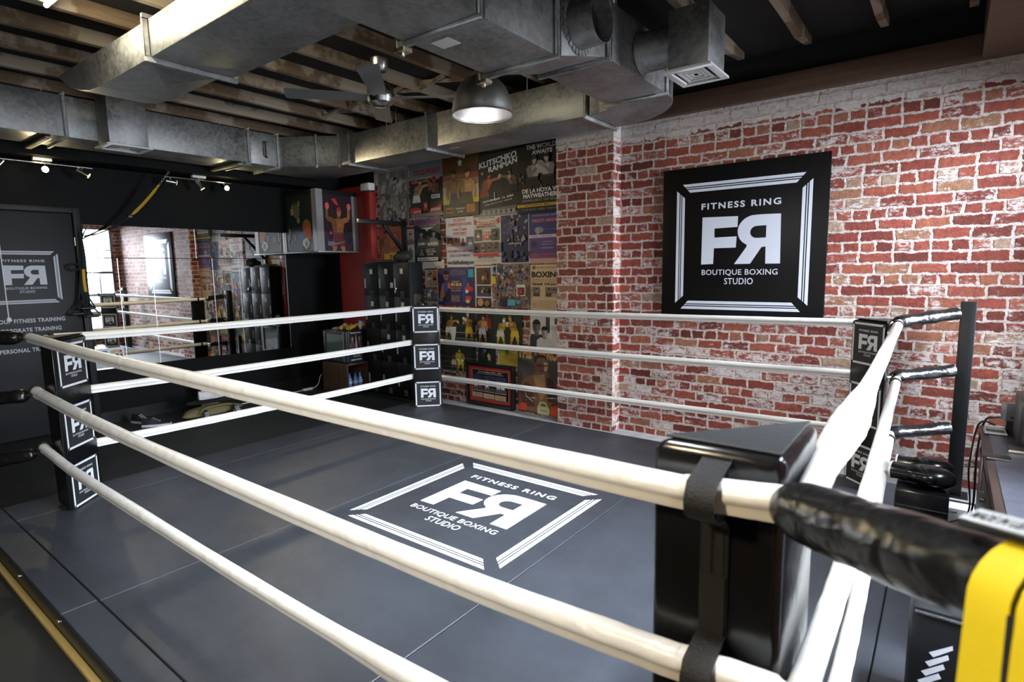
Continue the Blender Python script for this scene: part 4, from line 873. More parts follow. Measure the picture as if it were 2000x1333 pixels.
poster('narrow strip of small photographs just right of the wall bracket', (-5.90, -5.77, 1.84, 2.28), (.40, .37, .33), [rc(.1, .52, .9, .96, (.28, .22, .16))]+bust(.5, .54, .38, 3.4, (.42, .34, .26), (.12, .1, .09))+[rc(.1, .05, .9, .48, (.48, .46, .42))]+boxer(.5, .06, .40, 3.4, (.1, .1, .1), K0, None, 1, 'hang')+boxer(.35, .06, .36, 3.4, (.14, .13, .12), K0, None, 1, 'hang'))
poster('red and yellow poster of a brown figure behind the black wall bracket', (-6.48, -5.99, 1.85, 2.34), (.30, .06, .03), [rc(.25, .2, 1, 1, (.36, .10, .03)), rc(.5, .35, .9, .85, (.26, .05, .08)), el(.55, .62, .25, .2, (.42, .13, .03)), rc(.20, 0, 1, .27, (.58, .38, .02)), rc(.25, 0, 1, .06, (.05, .25, .22))]+boxer(.24, -.1, 1.0, 1.0, (.20, .09, .035), (.22, .10, .04), None, 1, 'hang', K0, False)+[tx('7', .42, .05, .56, .20, (.25, .05, .02), .05)], .003)
poster('cream torn sheet below the black and purple poster', (-5.66, -5.22, 1.735, 1.86), (.50, .47, .42), [tx('BOXING', .66, .1, .86, .4, (.35, .12, .1), .02)])
r = (-5.17, -4.70, 1.76, 2.38); a = asp(r)
poster('white poster with crimson lettering, four small photos and a web address', r, (.50, .50, .56),
       [tx('KO DRUGS', .28, .93, .72, .975, RD, .04), tx('DON KING', .29, .93, .70, .97, (.50, .50, .56), .0) if False else tx('PRESENTS', .3, .905, .7, .925, RD, .02), tx('CHAMPIONSHIP BOXING', .07, .83, .93, .89, RD, .03), tx('AND', .45, .79, .55, .815, (.1, .1, .3), .02), tx('WELCOME', .26, .73, .76, .775, RD, .03), tx('AFTER PARTY', .26, .655, .76, .705, RD, .03), rc(.28, .635, .74, .642, K0)]
       + [s_ for k in range(4) for s_ in [rc(.03+.245*k, .42, .25+.245*k, .60, [(.10, .06, .05), (.30, .12, .07), (.55, .53, .52), (.08, .08, .09)][k])]+bust(.14+.245*k, .42, .17, a, [SK, (.4, .17, .1), (.25, .04, .05), (.35, .26, .2)][k], [SK, SK, (.30, .03, .04), W_][k])]
       + [tx('THE CHAMPIONS ARE COMING', .04, .30, .98, .35, RD, .02), tx('AUG  OCTOBER 20', .14, .215, .86, .26, (.10, .10, .20), .03), tx('www.BobPaceBoxing.com', .04, .035, .98, .135, (.03, .03, .04), .035)])
r = (-4.70, -4.28, 1.78, 2.36); a = asp(r)
poster('cream poster headed BOXING MEMORIAL in a crimson ribbon', r, (.50, .46, .40),
       [tx('WORLD PORT', .2, .955, .82, .985, K0, .02), pg((.40, .02, .02), (.02, .97), (.16, .91), (.5, .89), (.84, .91), (.98, .97), (.98, .85), (.84, .83), (.5, .82), (.16, .83), (.02, .85)), tx('BOXING', .12, .84, .88, .90, (.55, .50, .44), .04), tx('MEMORIAL', .12, .775, .88, .815, (.05, .03, .03), .03), rc(.03, .755, .97, .76, K0), rc(.03, .50, .33, .74, (.10, .09, .08)), rc(.66, .50, .97, .74, (.08, .09, .08))]
       + boxer(.18, .5, .23, a, (.35, .24, .18), W_, K0, 1, 'guard')+boxer(.82, .5, .23, a, (.28, .2, .15), K0, K0, -1, 'guard')+[tx('17 & 18', .40, .64, .60, .69, (.5, .06, .03), .03), pg((.5, .08, .04), (.38, .52), (.62, .52), (.62, .62), (.38, .62)), tx('JUNE', .42, .54, .58, .60, W_, .03)]
       + [s_ for k in range(4) for s_ in [rc(.02+.247*k, .26, .24+.247*k, .47, (.16, .10, .085))]+boxer(.13+.247*k, .26, .20, a, [(.3, .16, .13), (.45, .4, .33), (.36, .24, .2), (.2, .11, .09)][k], K0, K0, 1, 'guard')]
       + [rc(.02, .185, .98, .235, RD), tx('FRIDAY 17 & SAT JUNE 2005', .2, .12, .78, .16, K0, .02), tx('TICKETS AT THE DOOR', .1, .07, .9, .095, RD, .01)])
r = (-4.28, -3.86, 1.79, 2.36); a = asp(r)
poster('dark blue laminated poster with a white border and crinkled highlights', r, (.55, .53, .55), [rc(.02, .015, .98, .985, (.022, .024, .06))]+crowd(26, 21, .05, .55, .95, .95, [(.05, .05, .15), (.30, .26, .30), (.12, .10, .2), (.03, .03, .07)], .035, a)+boxer(.33, .42, .52, a, (.10, .09, .17), (.06, .06, .16), (.3, .12, .1))[2:]+crowd(10, 22, .1, .36, .9, .55, [(.35, .2, .16), (.25, .22, .2)], .03, a)+[tx('HEAVYWEIGHTS', .3, .385, .75, .42, (.5, .42, .38), .02)]+crowd(12, 23, .05, .08, .95, .28, [(.04, .05, .13), (.08, .07, .12), (.02, .02, .03)], .05, a))
r = (-3.86, -3.40, 1.78, 2.36); a = asp(r)
poster('blue and violet poster with orange heading, lower right beside the brick pier', r, (.040, .042, .13), [tx('INTERNATIONAL BOXING', .12, .915, .92, .94, (.3, .3, .42), .02), tx('FIGHT NIGHT', .10, .80, .90, .86, (.55, .14, .10), .03), el(.30, .65, .14, .06, (.20, .19, .28)), el(.26, .63, .05, .07, (.34, .26, .24)), tx('MAIN EVENT', .42, .65, .8, .67, (.16, .16, .3), .01), rc(0, .50, 1, .56, (.52, .40, .46)), tx('BOUT      ROUNDS      TITLE', .1, .52, .95, .54, K0, .01), rc(0, .18, 1, .50, (.085, .055, .15)), el(.15, .38, .09, .06, (.05, .03, .09)), tx('UNDERCARD', .4, .41, .7, .43, (.4, .36, .5), .01), tx('EIGHT BOUTS', .38, .36, .72, .38, (.4, .36, .5), .01), tx('DOORS OPEN', .38, .29, .72, .31, (.5, .45, .55), .01), rc(0, .10, 1, .2, (.20, .07, .13)), tx('TICKETS ON SALE NOW', .28, .13, .9, .16, (.06, .03, .08), .02), rc(0, 0, 1, .1, (.42, .26, .20))])
r = (-5.34, -4.71, 1.27, 1.75); a = asp(r)
poster('indigo poster with orange lettering between a man in an orange robe and red gloves', r, (.035, .028, .10), [rc(0, .75, 1, 1, (.045, .03, .09)), tx('RETURN', .36, .80, .76, .95, (.10, .11, .15), .04), rc(.84, .75, .98, .96, (.02, .30, .42)), rc(.68, .1, .80, .75, (.03, .06, .22)), pg((.45, .13, .03), (.04, .2), (.1, .55), (.2, .62), (.34, .6), (.36, .3), (.26, .12)), pg((.02, .05, .22), (.16, .3), (.18, .62), (.28, .62), (.27, .3)), pg((.015, .02, .03), (.1, .12), (.3, .48), (.36, .42), (.34, .08)), el(.23, .79, .075, .12, SKD), el(.23, .88, .08, .06, K0), pg(K0, (.2, .76), (.27, .76), (.27, .745), (.2, .745)), tx('THE RETURN OF', .38, .615, .6, .655, (.6, .4, .12), .03), tx('BIG BLUE', .37, .52, .66, .60, (.62, .44, .12), .05), tx('HEAVYWEIGHT', .36, .44, .66, .49, (.5, .14, .05), .03), tx('TITLE FIGHT', .36, .38, .64, .41, (.6, .5, .3), .02), rc(.36, .08, .62, .28, (.10, .07, .07)), tx('BACK', .38, .1, .6, .26, (.17, .13, .12), .05), pg((.02, .26, .36), (.02, .04), (.13, .04), (.12, .16), (.03, .2)), el(.86, .44, .12, .07, (.46, .03, .03)), el(.80, .38, .04, .05, W_), el(.84, .55, .05, .07, SKD), el(.84, .2, .09, .07, (.46, .04, .03)), el(.82, .12, .06, .05, (.5, .4, .1)), rc(.0, .0, .74, .1, (.05, .02, .075))])
poster('collage of pale and orange snapshots left of the indigo poster', (-5.58, -5.345, 1.29, 1.75), (.36, .28, .20), [rc(.04, .5, .62, .96, (.42, .34, .24))]+boxer(.33, .52, .42, 2, (.32, .22, .14), W_, K0)+[rc(.04, .06, .62, .46, (.10, .10, .10))]+boxer(.3, .06, .40, 2, (.45, .42, .38), W_, W_, 1, 'punch')+[rc(.66, .5, .98, .96, (.45, .18, .08)), rc(.66, .06, .98, .46, (.06, .06, .10))]+boxer(.82, .06, .4, 2, (.5, .2, .06), (.05, .1, .3), None)+boxer(.82, .52, .4, 2, (.40, .18, .08), K0, None))
r = (-4.70, -4.42, 1.26, 1.77); a = asp(r)
poster('white mount with three stacked dark fight photographs', r, (.50, .46, .42), [rc(.1, .55, .92, .95, (.075, .05, .032)), rc(.1, .26, .92, .52, (.05, .045, .06)), rc(.1, .26, .92, .34, (.06, .06, .16)), rc(.06, .0, .92, .22, (.07, .04, .03))]+boxer(.5, .56, .34, a, (.36, .22, .08), (.5, .36, .06), K0, 1, 'clinch')+boxer(.66, .56, .32, a, (.20, .09, .05), (.3, .04, .03), K0, -1)+boxer(.45, .27, .24, a, (.38, .25, .12), (.42, .32, .1), K0, 1, 'punch', K0, False)+boxer(.75, .27, .22, a, (.16, .09, .06), K0, K0, -1)+[el(.35, .12, .18, .09, (.42, .26, .14)), el(.72, .10, .16, .07, (.22, .12, .07))])
r = (-4.42, -3.86, 1.26, 1.79); a = asp(r)
PALc = [(.45, .25, .15), (.06, .06, .08), (.50, .48, .46), (.30, .04, .03), (.04, .08, .24), (.14, .09, .07), (.02, .02, .02), (.10, .30, .36), (.26, .14, .09)]
poster('dense square collage of many colourful boxing snapshots', r, (.22, .17, .14), crowd(150, 31, .02, .02, .98, .98, PALc, .036, a)+[rc(.02, .55, .14, .72, (.55, .40, .04)), rc(.70, .28, .93, .53, W_), rc(.72, .30, .91, .47, (.20, .05, .05)), rc(.25, .04, .44, .22, (.02, .02, .03)), rc(.46, .06, .66, .2, (.08, .28, .36)), rc(.02, .76, .19, .97, (.32, .34, .42))]+boxer(.12, .76, .2, a, K0, K0, None, 1, 'hang')+boxer(.82, .30, .16, a, (.5, .06, .04), (.5, .06, .04), None)+boxer(.10, .36, .18, a, (.48, .16, .06), (.5, .1, .03), None)+boxer(.55, .3, .22, a, (.42, .28, .2), (.05, .08, .3), (.4, .04, .03))+boxer(.35, .6, .2, a, (.40, .24, .16), W_, (.4, .04, .03), -1, 'punch')+crowd(40, 33, .02, .02, .98, .98, PALc, .022, a))
r = (-3.85, -3.40, 1.20, 1.77); a = asp(r)
poster('aged cream newsprint poster headed BOXING with two grey photos', r, (.50, .36, .22), [rc(.08, .91, .16, .97, (.06, .09, .04)), tx('BRISBANE STADIUM', .2, .925, .92, .95, (.10, .08, .06), .01), tx('BOXING', .04, .74, .96, .86, (.025, .02, .018), .045), tx('PROFESSIONAL CONTEST FRIDAY', .05, .69, .95, .705, (.12, .09, .06), .01), tx('TEN ROUNDS OF THREE MINUTES', .05, .655, .95, .67, (.12, .09, .06), .01), tx('SEMI FINALS', .06, .585, .95, .63, (.04, .03, .025), .035), rc(.08, .36, .30, .55, (.16, .12, .085)), rc(.46, .36, .86, .55, (.17, .13, .09))]+bust(.19, .36, .18, a, (.36, .27, .18), (.06, .05, .04))+bust(.58, .36, .18, a, (.34, .25, .17), (.07, .05, .04))+bust(.74, .36, .17, a, (.38, .28, .19), (.3, .23, .16))+[tx('LIGHT HEAVYWEIGHT DIVISION', .06, .27+.035*-k, .94, .285-.035*k, (.2, .14, .09), .005) for k in range(5)])
r = (-5.29, -4.71, .80, 1.22); a = asp(r)
poster('photo of a kick-boxer in white trousers facing one in yellow trunks', r, (.018, .024, .020), [rc(0, .5, 1, .52, (.06, .06, .05)), rc(0, .28, 1, .30, (.36, .35, .3)), rc(0, .10, 1, .115, (.30, .3, .27)), rc(0, 0, 1, .09, (.03, .03, .03))]+boxer(.20, -.02, .84, a, (.46, .20, .04), W_, None, 1, 'punch', (.2, .08, .03))+[pg(W_, (.24, .45), (.44, .46), (.42, .25), (.38, .02), (.30, .02)), pg((.5, .48, .44), (.44, .60), (.52, .66), (.53, .56))]+boxer(.82, -.02, .92, a, (.34, .20, .05), (.52, .33, .02), W_, -1, 'guard', (.5, .45, .38)))
r = (-4.69, -4.42, .80, 1.20); a = asp(r)
poster('photo of a man in white trunks standing with a red-robed second', r, (.016, .018, .020), boxer(.70, .25, .72, a, (.24, .03, .03), (.26, .02, .03), None, -1, 'hang', K0, False)+boxer(.36, -.02, .94, a, (.42, .22, .09), (.52, .48, .50), None, 1, 'hang', (.04, .02, .01)))
r = (-4.42, -3.98, .80, 1.20); a = asp(r)
poster('photo of two bare-chested fighters head to head, in white and in yellow trunks', r, (.020, .030, .020), boxer(.26, -.05, .92, a, (.50, .34, .08), (.50, .48, .38), W_, 1, 'clinch', (.3, .2, .05))+boxer(.76, -.05, .98, a, (.50, .27, .06), (.54, .36, .03), W_, -1, 'clinch', (.25, .12, .03)))
r = (-3.86, -3.40, .82, 1.20); a = asp(r)
poster('black and white magazine cutting of two men beside a column of text', r, (.50, .48, .45), [rc(.48, .45, .62, .92, (.05, .05, .05)), rc(.60, .15, .93, .99, (.60, .58, .60)), rc(.74, .72, .90, .90, (.10, .07, .05))]+bust(.20, .0, .92, a, (.16, .15, .14), (.03, .03, .03))+bust(.44, .0, .70, a, (.34, .33, .31), (.42, .41, .39))+[rc(.64, .20+.045*k, .89, .212+.045*k, (.32, .31, .32)) for k in range(11)], .002)
r = (-5.31, -4.71, .38, .78); a = asp(r)
poster('photo of two boxers in a clinch, the yellow one seen from behind', r, (.018, .022, .020), [rc(0, .52, 1, .535, (.14, .16, .14)), rc(0, .36, 1, .375, (.14, .16, .14)), rc(0, .20, 1, .215, (.15, .16, .14)), rc(0, 0, 1, .08, (.28, .25, .22))]+boxer(.36, .03, .74, a, (.24, .12, .05), (.45, .44, .26), W_, 1, 'clinch')+boxer(.56, .01, .84, a, (.42, .32, .05), (.52, .44, .04), W_, -1, 'back', (.05, .04, .02)), .001)
r = (-4.67, -4.39, .56, .785); a = asp(r)
poster('small dark photo of a pale figure on a black ground', r, (.014, .018, .020), boxer(.28, .05, .82, a, (.10, .07, .06), (.04, .04, .05), (.3, .3, .3))+boxer(.64, .05, .56, a, (.48, .40, .20), (.5, .42, .2), None, -1, 'back'), .001)
r = (-4.35, -4.05, .56, .79); a = asp(r)
poster('small photo with a mustard yellow ground and dark legs', r, (.30, .25, .035), [el(.5, .3, .45, .25, (.34, .26, .03)), pg((.09, .08, .03), (.34, 1), (.58, 1), (.55, .7), (.47, .52), (.40, .7)), pg((.16, .14, .03), (.72, 1), (.92, 1), (.88, .8), (.78, .78)), el(.2, .6, .14, .12, (.42, .36, .05)), rc(0, 0, .05, 1, (.45, .42, .3))], .001)
r = (-4.06, -3.40, .02, .83); a = asp(r)
tp = poster('tall poster of a brooding boxer under flame-like lettering, standing on the floor beside the pier', r, (.060, .052, .047),
       [el(.3, .55, .35, .3, (.075, .065, .058)), tx('THE TERROR', .02, .80, .99, .985, (.38, .33, .10), .05), tx('THE TERROR', .025, .84, .985, .975, (.50, .13, .05), .02),
        pg((.17, .085, .045), (.02, .12), (.05, .38), (.16, .50), (.36, .58), (.42, .66), (.66, .66), (.70, .55), (.86, .48), (.95, .36), (.96, .14), (.70, .02), (.25, .02)), pg((.30, .17, .08), (.36, .56), (.60, .60), (.62, .30), (.52, .2), (.42, .36)), pg((.055, .025, .02), (.64, .56), (.78, .52), (.86, .40), (.84, .2), (.66, .2)), pg((.08, .04, .028), (.06, .36), (.2, .46), (.34, .4), (.38, .1), (.1, .08)),
        el(.53, .745, .165, .135, (.13, .075, .05)), pg((.030, .022, .02), (.37, .76), (.39, .85), (.5, .885), (.62, .87), (.69, .79), (.66, .80), (.58, .835), (.46, .82), (.41, .74)), pg((.42, .30, .19), (.58, .78), (.67, .76), (.66, .66), (.58, .62), (.60, .70)), pg((.02, .015, .012), (.44, .735), (.56, .725), (.56, .71), (.44, .715)), pg((.02, .015, .012), (.59, .725), (.66, .735), (.66, .715), (.59, .71)), pg((.03, .015, .012), (.5, .645), (.62, .645), (.6, .632), (.52, .632)),
        pg((.50, .07, .03), (.0, .02), (.20, .02), (.21, .13), (.10, .14), (.0, .09)), pg((.50, .07, .03), (.72, .0), (1, .0), (1, .16), (.86, .20), (.72, .13)), pg((.06, .04, .03), (.74, .14), (.90, .17), (.94, .34), (.82, .34)), pg((.42, .40, .22), (.44, .0), (.70, .0), (.70, .10), (.62, .19), (.5, .19), (.44, .10)), pg((.12, .11, .06), (.50, .12), (.64, .12), (.60, .165), (.53, .165)), tx('champ', .50, .04, .64, .08, (.08, .07, .04), .02)]
       + [pg((.55, .53, .5), (.17, .33), (.2, .25), (.36, .17), (.35, .165), (.19, .24)), pg((.55, .53, .5), (.28, .22), (.36, .24), (.42, .22), (.35, .225)), pg((.55, .53, .5), (.6, .25), (.76, .27), (.9, .27), (.76, .255))])
# framed picture leaning on the wall
t = thing('framed_picture', (-4.47, 5.37, .02), 'black framed memorabilia with a red mount leaning at the foot of the brick wall', 'framed picture')
REDM = mat('red_mount', (.42, .035, .025), .6, var=.05, vscale=20)
b = MB(); b.box(-4.86, -4.815, 5.345, 5.388, .02, .56, BPLAS).box(-4.125, -4.08, 5.345, 5.388, .02, .56, BPLAS).box(-4.815, -4.125, 5.345, 5.388, .02, .065, BPLAS).box(-4.815, -4.125, 5.345, 5.388, .515, .56, BPLAS); b.build('frame', t, .004)
slab('mount', -4.815, -4.125, 5.366, 5.38, .065, .515, REDM, t)
NV = (.03, .035, .08)
pc = [rc(0, 0, 1, 1, (.5, .45, .42)), rc(.008, .008, .992, .992, K0), rc(.02, .83, .98, .975, K0), tx('The Hit Maker 2002 - 2007', .18, .91, .82, .95, (.55, .5, .42), .02), tx('Light Heavyweight Champion', .14, .85, .86, .89, (.45, .4, .32), .02)]
for k in range(3):
    x = .02+.325*k; pc += [rc(x, .27, x+.30, .82, NV), rc(x, .27, x+.30, .40, (.10, .07, .07))]+boxer(x+.09, .27, .46, .62, (.3, .2, .15), W_, RD, 1, 'guard')+boxer(x+.21, .27, .46, .62, (.16, .1, .08), [RD, K0, W_][k], K0, -1, 'punch')+[rc(x+.01, .27, x+.3, .285, (.5, .48, .45)), rc(x, .05, x+.295, .22, (.42, .27, .16)), tx('world title bout', x+.05, .14, x+.25, .17, (.2, .12, .06), .01), tx('points victory', x+.06, .09, x+.24, .12, (.2, .12, .06), .01)]
picture(t, (-4.765, -4.175, .10, .475), ((0, 5.3655, 0), (1, 0, 0), (0, 0, 1), (0, -1, 0)), pc)

# pictures of the corner light box
t = [o for o in COL.objects if o.name == 'picture_box'][0]
sh = [rc(0, 0, 1, 1, (.010, .014, .012)), rc(.05, .02, .98, .98, (.012, .020, .015))]+crowd(10, 51, .2, .55, .55, .85, [(.18, .16, .08), (.05, .06, .03), (.28, .25, .12)], .05, 1.2)+[el(.42, .72, .13, .13, (.12, .10, .05)), pg((.02, .03, .12), (.15, .28), (.3, .34), (.28, .16), (.16, .14)), pg((.04, .08, .30), (.52, .34), (.66, .34), (.64, .22), (.5, .24)), el(.78, .42, .16, .14, (.24, .08, .02)), el(.82, .30, .12, .12, (.48, .11, .03)), pg(W_, (.62, .20), (.76, .24), (.88, .14), (.74, .02), (.58, .12)), pg((.10, .16, .13), (.68, .16), (.77, .18), (.80, .12), (.72, .06)), pg((.36, .40, .30), (.10, .42), (.14, .40), (.12, .2), (.08, .2)), pg((.30, .34, .28), (.30, .32), (.34, .28), (.33, .16), (.29, .22)), pg((.40, .42, .38), (.03, .3), (.055, .3), (.075, .02), (.05, .02))]
picture(t, (-7.66, -7.02, 2.025, 2.80), ((0, 4.687, 0), (1, 0, 0), (0, 0, 1), (0, -1, 0)), sh, name='boxing_picture')
sh = [rc(0, 0, 1, 1, (.022, .008, .012)), rc(0, 0, 1, .35, (.028, .018, .028))]+crowd(26, 53, .05, .1, .95, .6, [(.06, .015, .025), (.03, .015, .03), (.10, .02, .03), (.015, .01, .015)], .05, 1.2)+boxer(.48, -.28, 1.08, 1.25, (.30, .11, .035), (.10, .02, .02), (.5, .10, .07), 1, 'up', (.25, .03, .02))+[pg((.40, .03, .02), (.28, .93), (.42, .95), (.52, .84), (.46, .82), (.36, .87)), el(.22, .32, .05, .03, (.35, .02, .08)), tx('champion', .1, .06, .34, .2, (.25, .25, .3), .01), pg((.2, .19, .22), (.34, .13), (.7, .18), (.7, .17), (.36, .115))]
picture(t, (4.795, 5.265, 2.02, 2.79), ((-6.9245, 0, 0), (0, 1, 0), (0, 0, 1), (1, 0, 0)), sh, name='boxing_picture')

# ------------------------------------------------------------------ black wall bracket
t = thing('heavy_bag_bracket', (-5.95, 5.39, 1.9), 'black steel wall bracket with a diagonal brace between the posters and the lockers', 'bracket')
slab('wall_plate', -6.00, -5.90, 5.372, 5.391, 1.86, 2.42, STEELB, t, .003)
slab('arm', -5.975, -5.925, 4.62, 5.372, 2.33, 2.385, STEELB, t, .004)
b = MB(); b.obox((-5.95, 5.20, 2.15), (.018, 0, 0), Vector((0, -.17, .18)), Vector((0, .013, .013)), STEELB); b.build('brace', t, .002)

# ------------------------------------------------------------------ lockers
LX0, LX1, LY0, LY1, LZ1 = -6.52, -5.593, 5.108, 5.36, 1.835
t = thing('locker_bank', ((LX0+LX1)/2, LY0, 0), 'black steel locker bank with twelve doors behind the far corner pad', 'lockers')
LK = mat('black_locker_paint', (.006, .006, .0065), .55, spec=.25)
slab('carcass', LX0, LX1, LY0+.012, LY1, 0, LZ1, LK, t, .003)
CARD = mat('number_card', (.60, .57, .48), .5); HND = mat('locker_handle_beige', (.36, .32, .22), .45)
cw = (LX1-LX0)/3; ch = (LZ1-.06)/4; rl_ = random.Random(4)
for i in range(3):
    for j in range(4):
        x0, z1 = LX0+cw*i, LZ1-.01-ch*j
        do = slab('locker_door', x0+.008, x0+cw-.008, LY0, LY0+.0115, z1-ch+.008, z1-.004, LK, t, .002)
        if not (j == 2 and i == 0) and not j == 3:
            b = MB(); b.obox((x0+cw*.55, LY0-.002, z1-.105), Vector((math.cos(.12*(j == 1)), 0, -math.sin(.12*(j == 1))))*.026, (0, .0015, 0), Vector((math.sin(.12*(j == 1)), 0, math.cos(.12*(j == 1))))*.034, CARD); b.build('number_card', do)
        h = MB(); h.box(x0+.022, x0+.050, LY0-.006, LY0-.0005, z1-.33, z1-.20, HND); 
        h.build('handle', do, .002, 1)
        v = MB()
        for k in range(5): v.obox((x0+cw*.56, LY0-.002, z1-.375-.017*k), (.033, 0, 0), (0, .003, .003), (0, -.0012, .0012), mat('vent_edge', (.10, .10, .10), .3))
        v.build('vent_slots', do)
b = MB(); b.box(-5.955, -5.905, LY0-.006, LY0-.001, 1.50, 1.57, CARD); b.build('number_card', t)
b = MB(); b.box(-5.86, -5.825, LY0-.024, LY0-.008, 1.435, 1.475, CHROME); b.tube(catmull([(-5.853, LY0-.016, 1.475), (-5.853, LY0-.016, 1.50), (-5.8425, LY0-.016, 1.512), (-5.832, LY0-.016, 1.50), (-5.832, LY0-.016, 1.475)], 12), .004, CHROME, 8)
o = b.build('padlock'); tag(o, 'small silver padlock hanging on a black locker door', 'padlock')
def lump(c, r, seed, m, name, amp=.25, parent=None, n=24, k=14, fr=3.0):
    b = MB(); b.ell(c, r, m, n, k, fn=lambda p: p*(1+amp*noise.noise(Vector((p.x/r[0]*fr*.4+seed, p.y/r[1]*fr*.4, p.z/r[2]*fr*.4)))))
    return b.build(name, parent, ang=80)
o = lump((-6.25, 5.24, 1.858), (.24, .09, .022), 3, mat('grey_cloth', (.16, .14, .13), .8), 'folded_cloth', .4); tag(o, 'grey rumpled cloth lying on top of the black lockers', 'cloth')
o = lump((-5.82, 5.22, 1.918), (.14, .10, .065), 8, mat('black_cloth', (.02, .021, .02), .7), 'gym_bag', .5); tag(o, 'black crumpled bag on top of the lockers near the bracket', 'bag')

# ------------------------------------------------------------------ cabinet, bar fridge, fruit, bottles
WC = wood_mat('walnut_laminate', (.055, .028, .016), (.115, .062, .036), None, 2, .45)
t = thing('cabinet', (-6.9, 4.95, 0), 'brown wooden cabinet with an open shelf under the bar fridge', 'cabinet')
slab('side_panel', -7.19, -6.605, 4.82, 4.84, 0, .44, WC, t, .002); slab('side_panel', -7.19, -6.605, 5.22, 5.24, 0, .44, WC, t, .002)
slab('top', -7.19, -6.60, 4.84, 5.22, .415, .44, WC, t, .002); slab('back_panel', -7.19, -7.17, 4.84, 5.22, 0, .415, WC, t); slab('bottom_shelf', -7.17, -6.605, 4.84, 5.22, .05, .07, WC, t)
t = thing('bar_fridge', (-6.9, 5.0, .44), 'glass fronted bar fridge with a portrait print on its side, standing on the wooden cabinet', 'fridge')
FZ0, FZ1 = .442, .90
b = MB(); b.box(-7.15, -6.615, 4.875, 5.22, FZ0, FZ1, BPLAS); b.build('fridge_body', t, .006)
b = MB(); F0 = mat('fridge_frame', (.05, .052, .055), .35)
b.box(-7.15, -7.10, 4.835, 4.872, FZ0+.02, FZ1-.01, F0).box(-6.675, -6.615, 4.835, 4.872, FZ0+.02, FZ1-.01, F0).box(-7.10, -6.675, 4.835, 4.872, FZ1-.05, FZ1-.01, F0).box(-7.10, -6.675, 4.835, 4.872, FZ0+.02, FZ0+.065, F0)
dr = b.build('fridge_door', t, .003)
slab('door_glass', -7.10, -6.675, 4.848, 4.856, FZ0+.065, FZ1-.05, mat('fridge_glass', (.13, .17, .16), .08, spec=.8), t)
slab('lock', -6.91, -6.885, 4.828, 4.834, FZ0+.03, FZ0+.055, CHROME, t, .002)
slab('sticker', -6.92, -6.85, 4.8455, 4.8478, FZ0+.075, FZ0+.125, CARD, t)
slab('silver_strip', -6.69, -6.672, 4.831, 4.8348, FZ0+.02, FZ1-.02, AL2, t)
sh = [rc(0, 0, 1, 1, (.02, .014, .014)), rc(0, 0, 1, .12, (.02, .03, .08)), rc(.1, .04, .9, .075, (.45, .5, .55))]+bust(.24, .40, .58, 1.0, (.34, .20, .19), (.12, .05, .05))+bust(.78, .40, .58, 1.0, (.26, .15, .09), (.05, .03, .02))+[pg((.42, .46, .5), (.46, .40), (.60, .40), (.60, .62), (.52, .95), (.47, .7)), tx('PACQUIAO', .18, .24, .86, .36, (.48, .46, .40), .04), tx('MARQUEZ', .25, .14, .84, .21, (.36, .34, .10), .03), rc(.1, .955, .9, .985, (.4, .4, .4))]
picture(t, (4.885, 5.10, FZ0+.02, FZ1-.02), ((-6.6145, 0, 0), (0, 1, 0), (0, 0, 1), (1, 0, 0)), sh, name='side_print')
ORG = mat('orange_peel', (.62, .25, .02), .5, bump=.2, bscale=120); YEL = mat('banana_skin', (.62, .43, .03), .5, var=.1, vscale=20); LEM = mat('pale_fruit', (.50, .36, .16), .5, var=.15, vscale=18)
o = MB().ell((-6.83, 4.92, FZ1+.034), (.034, .034, .033), ORG).build('orange'); tag(o, 'bright orange at the front of the fridge top', 'fruit')
o = MB().ell((-6.87, 5.02, FZ1+.06), (.038, .038, .036), LEM).build('peach'); tag(o, 'pale ripe fruit behind the orange on the fridge', 'fruit')
o = MB().ell((-6.93, 5.03, FZ1+.034), (.035, .035, .034), mat('green_apple', (.30, .36, .16), .4)).build('apple'); tag(o, 'pale green apple left of the orange on the fridge', 'fruit')
t = thing('banana_bunch', (-6.68, 4.98, FZ1), 'bunch of yellow bananas on top of the fridge', 'fruit')
for k in range(4):
    yk = 4.935+.028*k; z0 = FZ1+.022+.014*(k % 2)+.008*k
    MB().tube(catmull([(-6.75, yk+.01, z0+.028), (-6.71, yk, z0+.004), (-6.66, yk, z0+.002), (-6.62, yk+.006, z0+.022), (-6.605, yk+.012, z0+.034)], 14), [.006, .012, .017, .019, .019, .019, .019, .019, .018, .017, .015, .012, .008, .005], YEL, 10).build('banana', t)
o = lump((-6.66, 5.13, FZ1+.072), (.05, .055, .06), 12, mat('clear_bag', (.40, .36, .32), .25), 'plastic_bag', .5); tag(o, 'crumpled clear plastic bag behind the bananas', 'bag')
o = lump((-6.97, 4.93, FZ1+.022), (.055, .05, .02), 14, mat('white_napkin', (.42, .42, .42), .7), 'paper_napkin', .5); tag(o, 'grey crumpled napkin at the left of the fridge top', 'napkin')
BW = mat('blue_water_bottle', (.06, .14, .28), .12, coat=.5); BC = mat('bottle_cap_blue', (.02, .10, .40), .4)
lbs = ('water bottle at the front of the open cabinet shelf', 'second water bottle in the open cabinet shelf', 'water bottle farthest back in the open cabinet shelf', 'water bottle standing behind the front one in the cabinet')
